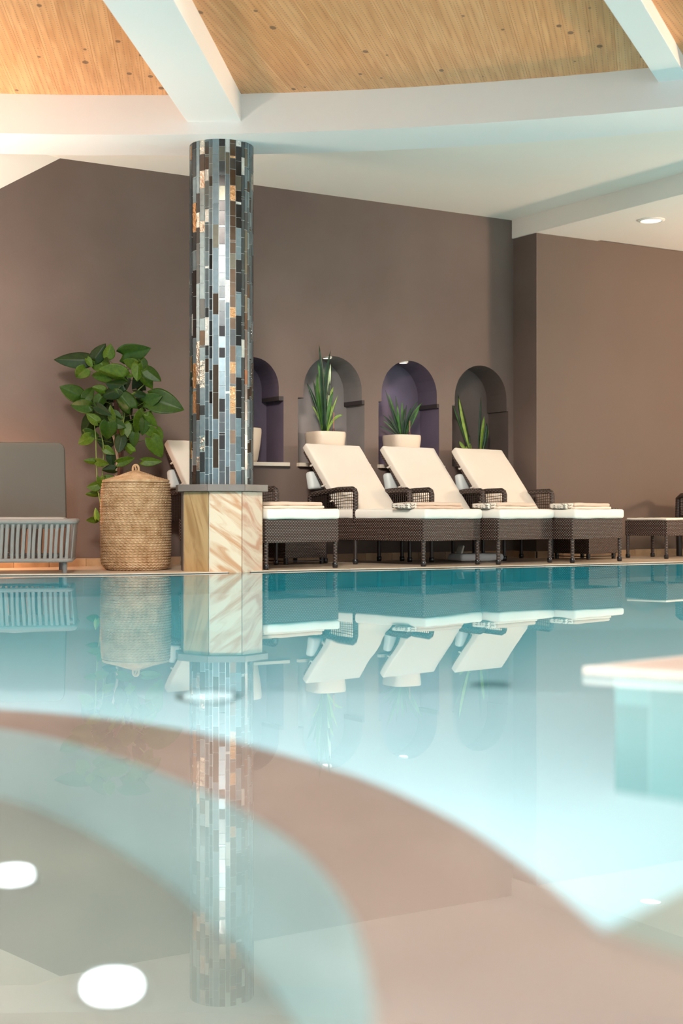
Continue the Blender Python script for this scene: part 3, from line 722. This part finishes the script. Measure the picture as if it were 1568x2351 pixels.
# fallen cushions lying on the deck below the third lounger
fp = empty('fallen_pillow', (px(1092, CY, 12.2).x, 12.20, ZD), R(32)); tag(fp, 'white pillow fallen flat on the deck under the third lounger', 'pillow')
rbox(.46, .22, .065, .03, wr=.006, seed=8).build('pillow_body', mat('white_pillow', (.78, .76, .74), .85), fp, smooth=True, M=Matrix.Translation((0, 0, .033)))
rbox(.02, .08, .08, .010, wr=.006, seed=9).build('beige_flap', ecru, fp, smooth=True, M=Matrix.Translation((-.15, .02, .10)) @ Matrix.Rotation(R(25), 4, 'Y'))

# ================================================================== grey rope daybed at the left
db = empty('rope_daybed', (-2.36, 9.97, ZD), R(8.5)); tag(db, 'grey rope-woven daybed with taupe back cushion at the left edge', 'daybed')
rope = mat('grey_rope', (.27, .23, .205), .75, bump=.4, bscale=250, var=.05, vscale=20)
greym = mat('grey_metal', (.16, .155, .15), .5)
taupe = mat('taupe_fabric', (.125, .105, .084), .85, bump=.08, bscale=350, var=.03, vscale=3)
greyc = mat('grey_seat_fabric', (.40, .365, .33), .85, bump=.06, bscale=300)
XL, XR, YF, YB = -.65, .49, -.36, .36; zt0, zt1 = .355, .090
def rail(z, inset, r):
    k = .05; xl, xr, yf, yb = XL+inset, XR-inset, YF+inset, YB-inset; pts = []
    for (cx_, cy_, a0) in ((xr-k, yf+k, -90), (xr-k, yb-k, 0), (xl+k, yb-k, 90), (xl+k, yf+k, 180)):
        for i in range(6): a = R(a0+18*i); pts.append((cx_+k*math.cos(a), cy_+k*math.sin(a), z))
    pts.append(pts[0]); pts.append(pts[1]); return MB().tube(pts, r, 10)
rail(zt0, 0, .019).build('top_rail', rope, db, smooth=True)
rail(zt1, .022, .014).build('bottom_rail', rope, db, smooth=True)
def strap(x0, y0, x1, y1, wob, nx, ny):
    # a flat rope band from the top rail to the bottom rail; width across (nx, ny)
    mb = MB(); pts = []; n = 7
    for i in range(n+1):
        t = i/n; b = .010*math.sin(math.pi*t)
        pts.append(Vector((x0+(x1-x0)*t+wob*math.sin(math.pi*t)*nx+(-ny)*-b*0, y0+(y1-y0)*t+wob*math.sin(math.pi*t)*ny, zt0+.006+(zt1-zt0-.012)*t)))
    vs = []
    for p in pts:
        for k in range(8):
            a = 2*math.pi*k/8; u = .0115*math.cos(a); v = .0055*math.sin(a); vs.append(p+Vector((nx*u-ny*v, ny*u+nx*v, 0)))
    m_ = len(pts); mb.add(vs, [(i*8+k, i*8+(k+1) % 8, (i+1)*8+(k+1) % 8, (i+1)*8+k) for i in range(m_-1) for k in range(8)])
    return mb
rs = random.Random(3)
nst = 30
for i in range(nst):
    x = XR-.035-i*(XR-XL-.07)/(nst-1)
    for (yy, yi) in ((YF, YF+.022), (YB, YB-.022)):
        strap(x, yy, x-.016+rs.uniform(-.004, .004)+(.01 if i > 20 else 0), yi, rs.uniform(-.005, .003), 1, 0).build('rope_strap', rope, db, smooth=True)
for i in range(18):
    y = YF+.05+i*(YB-YF-.1)/17
    strap(XR, y, XR-.022, y+rs.uniform(-.006, .006), rs.uniform(-.004, .004), 0, 1).build('rope_strap', rope, db, smooth=True)
for (x, y) in ((XR-.065, YF+.07), (XR-.12, YB-.06), (XL+.07, YF+.07), (XL+.07, YB-.07)):
    MB().tube([(x, y, 0), (x, y, .11)], .017 if y < 0 else .013, 14).build('leg', greym, db, smooth=True)
fr_ = MB()
for x in (XR-.12, 0, XL+.15): fr_.tube([(x, YF+.05, .12), (x, YB-.05, .12)], .010, 8)
fr_.tube([(XL+.05, 0.0, .12), (XR-.1, 0, .12)], .010, 8)
fr_.build('under_frame', greym, db, smooth=True)
rbox(XR-XL-.10, YB-YF-.10, .075, .03, wr=.004, seed=4, puff=.03).build('seat_cushion', greyc, db, smooth=True, M=Matrix.Translation(((XL+XR)/2-.012, .02, .345)))
# back cushion: outline with rounded upper corners, leaning back slightly, filled and thick
def bcush():
    w0, w1, hh, r = .56, .545, .56, .055; out = [(-w0, 0), (w0, 0)]
    for i in range(9): a = R(10*i*90/80); out.append((w1-r+r*math.cos(a), hh-r+r*math.sin(a)))
    for i in range(9): a = R(90+10*i*90/80); out.append((-w1+r+r*math.cos(a), hh-r+r*math.sin(a)))
    mb = MB(); mb.prism(out, -.05, .05); return mb
bc = bcush().build('back_cushion', taupe, db, smooth=True, bevel=.02, M=Matrix.Translation((XR-.075-.56, .25, .365)) @ Matrix.Rotation(R(83), 4, 'X'))

# ================================================================== rope basket with lid
bk = empty('woven_basket', (-1.502, 10.385, ZD)); tag(bk, 'tall round basket of braided natural rope with pointed lid beside the plant', 'basket')
def ropemat(name, c1, c2):
    m = mat(name, c1, .7, var2=c2, vscale=14, bump=.5, bscale=220); return m
ropeA = ropemat('natural_rope', (.40, .225, .10), (.64, .43, .25))
def braided(prof, rows, n=460, lobes=50, amp=.0055, lamp=.0085, k=8):
    """surface of revolution made of stacked braided coils; prof(t) -> (radius, z, nr, nz)"""
    vs = []; tot = rows*k
    for i in range(tot+1):
        t = i/tot; r0, z0, nr, nz = prof(t); f = (i % k)/k; row = i//k
        b = .72*math.sqrt(max(0, 1-(2*f-1)**2))+.28*abs(math.sin(2*math.pi*f)); side = 1 if f < .5 else -1
        jit = math.sin(row*12.9)*3
        for j in range(n):
            a = 2*math.pi*j/n
            ph = a*lobes/2+side*(f-.5)*5.0+jit+(math.pi/2 if side > 0 else 0)
            e = amp*b+lamp*abs(math.sin(ph))*(.35+.65*b)-.002+.0012*math.sin(a*5+row)
            vs.append(((r0+nr*e)*math.cos(a), (r0+nr*e)*math.sin(a), z0+nz*e))
    return MB().add(vs, [(i*n+j, i*n+(j+1) % n, (i+1)*n+(j+1) % n, (i+1)*n+j) for i in range(tot) for j in range(n)])
BH = .632
def bprof(t):
    z = BH*t; rc = .07
    if z < rc: a = math.acos(1-z/rc); r = .245-rc+rc*math.sin(a); return r, z, math.sin(a), -math.cos(a)
    r = .245+.004*math.sin((z-rc)/(BH-rc)*math.pi*1.0)-.006*max(0, (z-.5)/.13); return r, z, 1, 0
body = braided(bprof, 33); body.lathe([(0, .006), (.19, .004)], 24); body.build('body', ropeA, bk, smooth=True, uv=False, angle=80)
def lprof(t):
    r = .243*(1-t)+.012*t; z = BH+.012+.072*t**1.15; return r, z, .3, .95
lid = braided(lprof, 13, 340, 40); lid.lathe([(.243, BH+.004), (.243, BH+.014)], 60); lid.build('lid', ropeA, bk, smooth=True, uv=False, angle=80)
hl = MB(); pts = [(-.012+.004*math.sin(i), 0, BH+.075) for i in range(1)]
hp = []
for i in range(13): a = math.pi*i/12; hp.append((.021*math.cos(a), 0, BH+.105+.026*math.sin(a)))
hp = [(.021, 0, BH+.07)]+hp+[(-.021, 0, BH+.07)]
hl.tube(hp, .0085, 8); hl.tube([(.0, -.01, BH+.075), (.004, -.012, BH+.10), (-.004, -.004, BH+.12)], .006, 6)
hl.build('handle', ropeA, bk, smooth=True)

# ================================================================== climbing houseplant behind the basket
leaf_g = [mat('pothos_leaf_%d' % i, c, .42, var2=c2, vscale=9, spec=.25) for i, (c, c2) in enumerate((((.016, .044, .003), (.034, .076, .004)), ((.036, .078, .004), (.075, .130, .007)), ((.006, .018, .003), (.014, .036, .004)), ((.08, .16, .012), (.13, .22, .02))))]
def blade_mesh(name, L, Wd, cup, droop, heart=.16, n=10, m=None, wavy=.0):
    """heart-shaped leaf blade, base at the origin, tip along +X, face towards -Y, slightly thick"""
    mb = MB(); vs = []; nc = 6
    for i in range(n+1):
        t = i/n; wv = 1-.5*(1-min(t/.3, 1))**2 if t < .3 else max(0, 1-((t-.3)/.7)**1.9)
        x = L*t
        for j in range(-nc, nc+1):
            u = j/nc; hx = -heart*L*(1-t)**2*abs(u)**1.3*1.1
            yy = Wd/2*wv*u*(1 if t > .05 else .97)
            z = cup*Wd*abs(u)*wv - droop*L*t*t + wavy*L*math.sin(t*9)*u*u*wv
            vs.append((x+hx+(.0), -z, yy))
    c = 2*nc+1
    fs = [(i*c+j, i*c+j+1, (i+1)*c+j+1, (i+1)*c+j) for i in range(n) for j in range(c-1)]
    me = bpy.data.meshes.new(name); me.from_pydata(vs, [], fs); me.shade_smooth(); me.materials.append(m); boxuv(me)
    bm = bmesh.new(); bm.from_mesh(me); bmesh.ops.remove_doubles(bm, verts=bm.verts, dist=1e-5)
    bmesh.ops.solidify(bm, geom=bm.faces[:], thickness=.0008); bm.to_mesh(me); bm.free(); me.shade_smooth(); return me
lm = {}
for wi, wr_t in enumerate((.45, .62, .8)):
    for ci in range(4): lm[(wi, ci)] = [blade_mesh('leaf', 1, wr_t*1.2, c_, dr, m=leaf_g[ci], wavy=wv_) for c_, dr, wv_ in ((-.18, .10, .0), (.12, .20, .01), (-.28, .05, .015))]
PD = 10.86
pl = empty('climbing_houseplant', (*px(268, CY, PD).xy, ZD)); tag(pl, 'leafy green climbing houseplant with heart-shaped leaves standing behind the basket', 'plant')
pinv = pl.location.copy()
def z7(x, y): return 120+x/5.058, 770+y/5.058
def z1(x, y): return x/3.484, 740+y/3.484
LV = [(230,285,400,178,.45,2),(655,175,160,-75,.8,1),(975,185,340,-15,.62,0),(550,190,230,-55,.6,2),(530,270,230,-130,.8,1),(690,435,320,200,.66,1),(330,450,185,130,.8,1),(215,655,270,205,.7,0),(325,820,240,180,.66,0),(430,670,190,-55,.7,0),
 (820,735,300,232,.66,0),(650,650,250,170,.6,2),(1045,370,180,80,.6,0),(900,320,180,195,.6,1),(1175,455,230,38,.66,0),(1100,550,200,60,.7,1),(990,430,210,95,.6,1),(1170,740,230,-20,.7,0),(1330,800,400,18,.64,0),(1030,690,130,20,.6,2),
 (540,775,160,120,.8,0),(540,620,150,200,.6,1),(465,960,170,215,.7,1),(575,980,180,20,.6,0),(690,900,180,-100,.45,1),(650,1110,220,92,.8,0),(750,940,150,30,.6,0),(750,1030,210,20,.6,0),(835,1120,200,80,.8,1),(1030,1010,260,110,.8,1),
 (1160,990,190,50,.45,1),(1175,1130,180,30,.66,1),(1245,1150,160,62,.6,1),(1215,1300,270,58,.66,1),(400,1070,260,120,.66,2),(455,1150,180,10,.6,0),(370,1220,190,150,.6,1),(440,1455,150,190,.5,1),(585,1475,150,8,.6,1),(665,1345,140,30,.7,1),
 (860,1460,210,-12,.5,1),(885,1300,150,230,.66,3),(1160,1450,230,-4,.45,1),(950,1210,180,95,.6,0),(790,1270,210,95,.6,2),(690,1450,160,80,.6,2),(655,1565,160,180,.6,2),(690,1660,150,5,.45,1),(905,470,90,0,.45,3),(1060,1060,200,100,.6,0),
 (430,320,120,60,.6,1),(560,480,230,170,.6,1),(1070,770,210,200,.6,2),(470,1560,10,0,.6,2),(860,590,180,100,.6,2),(720,560,230,190,.6,2),(600,870,220,30,.5,2),(880,850,170,80,.6,2)]
leaves = [(*z7(x, y), L/5.058, a, wr_t, c) for x, y, L, a, wr_t, c in LV if L > 20]
leaves += [(*z1(x, y), L/3.484, a, wr_t, c) for x, y, L, a, wr_t, c in ((810,1285,100,80,.6,1),(745,1310,100,160,.8,1),(735,1370,105,188,.5,1),(770,1530,95,-95,.45,3),(735,1575,90,175,.6,1),(890,1245,90,5,.45,1))]
rp = random.Random(5)
for i in range(26): leaves.append((*z7(rp.uniform(470, 1020), rp.uniform(520, 1330)), rp.uniform(28, 40), rp.uniform(0, 360), .62, rp.choice((2, 2, 0))))
cx0 = 268
for i, (lx, ly, L, a, wr_t, c) in enumerate(leaves):
    filler = i >= len(leaves)-26
    dd = PD+(.07 if filler else -.10-.10*rp.random()); sc = L*dd/F
    tip = R(a); cpx, cpy = lx-.48*L*math.cos(tip), ly-.48*L*math.sin(tip)      # base of the blade
    p = px(cpx, cpy, dd)-pinv
    wi = 0 if wr_t < .55 else 1 if wr_t < .72 else 2
    o = bpy.data.objects.new('leaf', rp.choice(lm[(wi, c)])); link(o, pl)
    rot = Matrix.Rotation(tip, 4, 'Y') @ Matrix.Rotation(R(rp.uniform(-38, 28)), 4, 'X') @ Matrix.Rotation(R(rp.uniform(-22, 22)), 4, 'Z')
    o.matrix_local = Matrix.Translation(p) @ rot @ Matrix.Scale(sc, 4)
    # petiole
    if not filler:
        tx = cx0+(cpx-cx0)*.25+rp.uniform(-8, 8); ty = cpy+rp.uniform(10, 28) if abs(cpx-cx0) > 20 else cpy+12
        q = px(tx, ty, PD)-pinv; mid = (p+q)/2+Vector((0, -.01, -.01))
        if lx < 235 and ly > 1020: q = px(222, ly+4, PD-.08)-pinv; mid = (p+q)/2
        MB().tube([p, mid, q], .0022, 5).build('petiole', leaf_g[3] if i % 3 else leaf_g[1], pl, smooth=True)
stemm = mat('pale_stem', (.46, .34, .25), .7, bump=.3, bscale=60, var=.2, vscale=20); mossm = mat('brown_support_pole', (.10, .045, .03), .9, bump=.8, bscale=60); greens = mat('green_vine', (.17, .24, .05), .5)
def vine(name, pts, r, m, d): MB().tube([px(x, y, d)-pinv for x, y in pts], r, 8).build(name, m, pl, smooth=True)
vine('stem', [z7(690, 1100), z7(722, 1210), z7(745, 1340), z7(762, 1440), z7(740, 1560), z7(735, 1700), (266, 1150), (268, 1200)], .009, stemm, PD-.03)
vine('support_pole', [z7(720, 560), z7(760, 900), z7(800, 1300), z7(790, 1669), (277, 1200)], .022, mossm, PD+.02)
vine('vine', [z7(490, 1040), z7(505, 1180), z7(510, 1380), z7(520, 1669), z1(780, 1330), z1(800, 1430), z1(812, 1510), z1(780, 1600)], .0042, greens, PD-.12)
vine('vine', [z7(560, 1100), z7(590, 1250), z7(595, 1400), z7(585, 1600), z1(815, 1250)], .0038, greens, PD-.1)
vine('vine', [z7(1100, 540), z7(990, 640), z7(910, 690), z7(840, 900), z7(800, 1200)], .0045, greens, PD-.05)
vine('vine', [z7(820, 500), z7(860, 640), z7(840, 760), z7(810, 1000)], .0045, greens, PD-.05)
MB().lathe([(0, .004), (.10, 0), (.125, .26), (.115, .26), (.11, .22), (0, .22)], 32).build('pot', mat('terracotta_pot', (.30, .15, .09), .8), pl, smooth=True)

# ================================================================== niche planters
potm = mat('cream_ceramic', (.70, .555, .43), .45, bump=.02, bscale=80)
soil = mat('potting_soil', (.03, .02, .015), .95, bump=.6, bscale=60)
bl_g = [mat('blade_%d' % i, c, .35, var2=c2, vscale=18) for i, (c, c2) in enumerate((((.03, .09, .015), (.06, .17, .02)), ((.008, .022, .010), (.02, .05, .015)), ((.14, .24, .02), (.28, .38, .06)), ((.45, .55, .28), (.55, .6, .4))))]
def strap_leaf(p, base, mid, tip, wd, m):
    """tapering strap leaf from base over mid to tip with a folded keel"""
    b, c, t = Vector(base), Vector(mid), Vector(tip); n = 9; vs = []
    for i in range(n+1):
        u = i/n; q = b*(1-u)**2+c*2*u*(1-u)+t*u*u; d = ((c-b)*(1-u)+(t-c)*u).normalized()
        sx = d.cross(Vector((0, 1, .1))).normalized(); ww = wd/2*(.45+1.3*u)*(1 if u < .35 else 1)*max(0, 1-u**2.6)**.8 if u > 0 else wd*.22
        ww = min(ww, wd/2)
        vs += [q-sx*ww, q+Vector((0, ww*.5, 0)), q+sx*ww]
    mb = MB(); mb.add(vs, [(i*3+j, i*3+j+1, (i+1)*3+j+1, (i+1)*3+j) for i in range(n) for j in (0, 1)])
    me_o = mb.build('leaf', m, p, smooth=True); bm = bmesh.new(); bm.from_mesh(me_o.data)
    bmesh.ops.solidify(bm, geom=bm.faces[:], thickness=.0012); bm.to_mesh(me_o.data); bm.free(); me_o.data.shade_smooth(); return me_o
def planter(name, xp, rad, hgt, dep, label, leafs, gauge=None, sq=None, label_pot='cream tapered pot'):
    """dep: how far behind the wall face the pot axis stands"""
    s = wall_s(xp); p = wpt(s, ZS+.003, -dep)
    # shift along the wall so the axis is seen at the pixel column
    for _ in range(6):
        x_now = CX+F*p.x/p.y; p = p+U*((xp-x_now)*p.y/F/U.x*.9)
    root = empty(name, p, AL+R(0)); tag(root, label, 'potted plant', None)
    pr_ = [(0, 0), (rad*.72, 0), (rad*.80, .02), (rad*.92, hgt*.45), (rad*1.0, hgt*.86), (rad*1.0, hgt-.012), (rad*.97, hgt), (rad*.90, hgt), (rad*.88, hgt-.03), (0, hgt-.03)]
    MB().lathe(pr_, 48, sq=sq).build('pot', potm, root, smooth=True)
    MB().lathe([(0, hgt-.022), (rad*.87, hgt-.026)], 32, sq=sq).build('soil', soil, root)
    Mi = Matrix.LocRotScale(p, root.rotation_euler, None).inverted(); d0 = p.y
    for (bx, mx, my, tx, ty, wpx, mi, dz) in leafs:
        yb = CY-(ZS+hgt-.02-H)*F/d0
        B = Mi @ px(bx, yb, d0); Mm = Mi @ px(mx, my, d0+dz*.5); T = Mi @ px(tx, ty, d0+dz)
        strap_leaf(root, B, Mm, T, 1.15*wpx*d0/F, bl_g[mi])
    if gauge:
        gx, gy0, gy1 = gauge; G = Mi @ px(gx, gy1, d0-.03); G0 = Mi @ px(gx-.5, gy0, d0-.03)
        mb = MB().lathe([(.028, -.004), (.026, .004), (.012, .012), (.009, .03), (.010, .034), (0, .036)], 16, c=(G0.x, G0.y)); mb.v = [(v[0], v[1], v[2]+hgt-.006) for v in mb.v]
        mb.build('water_gauge', mat('brown_plastic', (.10, .035, .025), .4), root, smooth=True)
        MB().tube([(G0.x, G0.y, hgt+.02), G], .0028, 6).build('gauge_stick', mat('coral_stick', (.52, .18, .11), .5), root, smooth=True)
    return root
# left, mostly behind the pillar
planter('potted_plant', 558, .155, .285, .13, 'cream pot half hidden by the pillar in the leftmost purple niche', [(556, 560, 950, 583, 905, 6, 0, -.03), (552, 548, 920, 545, 870, 8, 0, 0), (560, 565, 900, 570, 868, 8, 1, .03), (555, 540, 960, 530, 905, 7, 0, .02)])
Z8 = lambda x, y: (560+x/5.227, 780+y/5.227)
def lf(bx, m, t, wpx, mi, dz): return (560+bx/5.227, *Z8(*m), *Z8(*t), wpx, mi, dz)
planter('potted_plant', 747, .152, .275, .10, 'cream pot with tall narrow spiky plant reaching over the top of its niche', [
 lf(950, (960, 500), (900, 55), 8, 1, -.22), lf(985, (950, 520), (1040, 125), 7, 1, -.22), lf(960, (965, 600), (880, 235), 8, 0, -.04), lf(955, (880, 800), (880, 390), 10, 0, -.02), lf(950, (920, 800), (826, 475), 8, 1, 0),
 lf(950, (880, 760), (752, 515), 8, 1, .02), lf(975, (960, 600), (1020, 200), 9, 0, -.05), lf(980, (1010, 650), (1042, 280), 7, 3, 0), lf(985, (1000, 740), (1075, 560), 8, 2, .02), lf(985, (1010, 800), (1068, 620), 9, 0, -.02),
 lf(990, (1030, 900), (1130, 660), 4, 2, 0), lf(985, (1010, 900), (1065, 780), 5, 2, .02), lf(960, (900, 880), (810, 785), 4, 2, 0), lf(965, (950, 700), (955, 300), 8, 1, .03), lf(975, (990, 620), (1000, 330), 9, 0, .04), lf(990, (1060, 900), (1190, 905), 6, 2, 0),
 lf(965, (935, 700), (930, 400), 8, 0, -.03), lf(975, (980, 760), (975, 470), 9, 1, -.05), lf(972, (1000, 820), (1035, 480), 8, 1, 0)], gauge=(766.5, 985, 947), sq=4)
Z4 = lambda x, y: (560+x/2.306, 760+y/2.306)
def l4(bx, m, t, wpx, mi, dz=0): return (560+bx/2.306, *Z4(*m), *Z4(*t), wpx, mi, dz)
planter('potted_plant', 922, .148, .270, .12, 'cream pot with short bushy spiky plant in the middle purple niche', [
 l4(830, (790, 440), (748, 310), 5, 1), l4(835, (800, 430), (765, 330), 4, 0, .05), l4(838, (815, 430), (802, 340), 5, 1), l4(842, (835, 440), (838, 370), 5, 0, .05), l4(846, (870, 430), (925, 368), 5, 1), l4(848, (880, 440), (945, 378), 5, 0, .03),
 l4(825, (780, 480), (735, 445), 5, 1), l4(822, (770, 520), (715, 503), 4, 1), l4(828, (770, 490), (735, 475), 4, 0, .04), l4(840, (850, 450), (862, 390), 5, 1, .06), l4(850, (900, 470), (930, 400), 5, 0), l4(835, (800, 470), (780, 400), 6, 1, -.03),
 l4(842, (845, 470), (850, 410), 7, 1, -.05), l4(846, (860, 470), (885, 405), 6, 1, -.03), l4(835, (815, 470), (812, 390), 7, 0, -.04), l4(838, (795, 500), (765, 440), 6, 1, -.04), l4(850, (880, 500), (905, 430), 6, 1, -.02)], gauge=(941, 991, 966), sq=4)
def l6(bx, m, t, wpx, mi, dz=0): f = lambda x, y: (1000+x/6.03, 820+y/6.03); return (1000+bx/6.03, *f(*m), *f(*t), wpx, mi, dz)
planter('potted_plant', 1082, .12, .15, .15, 'potted snake plant with upright striped blades in the dark right niche', [
 l6(500, (400, 1050), (308, 515), 15, 1), l6(495, (380, 1000), (322, 560), 7, 2, -.01), l6(480, (340, 950), (235, 645), 4, 0), l6(470, (370, 1250), (330, 1160), 8, 2), l6(490, (480, 1250), (475, 1190), 6, 2), l6(470, (435, 1300), (425, 1230), 8, 2, -.01), l6(480, (430, 1280), (408, 1215), 5, 1),
 l6(460, (330, 1320), (280, 1245), 6, 2, -.02), l6(590, (605, 1050), (628, 545), 6, 1), l6(620, (640, 1100), (672, 815), 8, 2), l6(640, (700, 1150), (708, 905), 11, 1, -.02), l6(650, (690, 1200), (735, 1000), 5, 2, .02), l6(485, (470, 1200), (472, 1075), 4, 1)])

# ================================================================== small lamps
def small_lamp(loc, r, label, M=None, cat='ceiling light', lens_m=None):
    t = empty('recessed_light', loc); tag(t, label, cat)
    MB().lathe([(0, -.004), (r*.74, -.004), (r*.74, .02)], 40).build('diffuser', lens_m, t, smooth=True)
    MB().lathe([(r*.74, .0), (r*.74, -.010), (r*.82, -.014), (r, -.006), (r, .012)], 40).build('trim_ring', white, t, smooth=True)
    return t
lw = mat('lit_white_diffuser', (1, 1, 1), .4, emit=(1, .97, .93), es=2.6)
pd = px(1495, 505, (ZB-H)*F/(CY-505)); small_lamp((pd.x, pd.y, ZB), .118, 'round lit recessed ceiling light in the dropped beam at the right', lens_m=lw)
spot('downlight', (pd.x, pd.y, ZB-.03), (pd.x, pd.y, 0), 14, (1, .85, .68), 120, .8, .07)
ls = mat('lit_niche_spot', (1, 1, 1), .4, emit=(.97, .95, 1), es=9)
for i, lab in ((1, 'small lit spotlight in the crown of the tall plant niche'), (2, 'small lit spotlight in the crown of the middle purple niche')):
    a, b, c, e = niches[i]; ztop = ZI+.075+(e-c)/2; sM = wpt((c+e)/2-.02, ztop, -.07)
    small_lamp((sM.x, sM.y, ztop-.004), .045, lab, cat='spotlight', lens_m=ls)
    spot('niche_spot', (sM.x, sM.y, ztop-.03), tuple(wpt((a+b)/2-.05, ZS, -.22)), (3.2, 3.4)[i-1], ((.92, .94, 1), (.86, .80, 1))[i-1], 95, .7, .03)
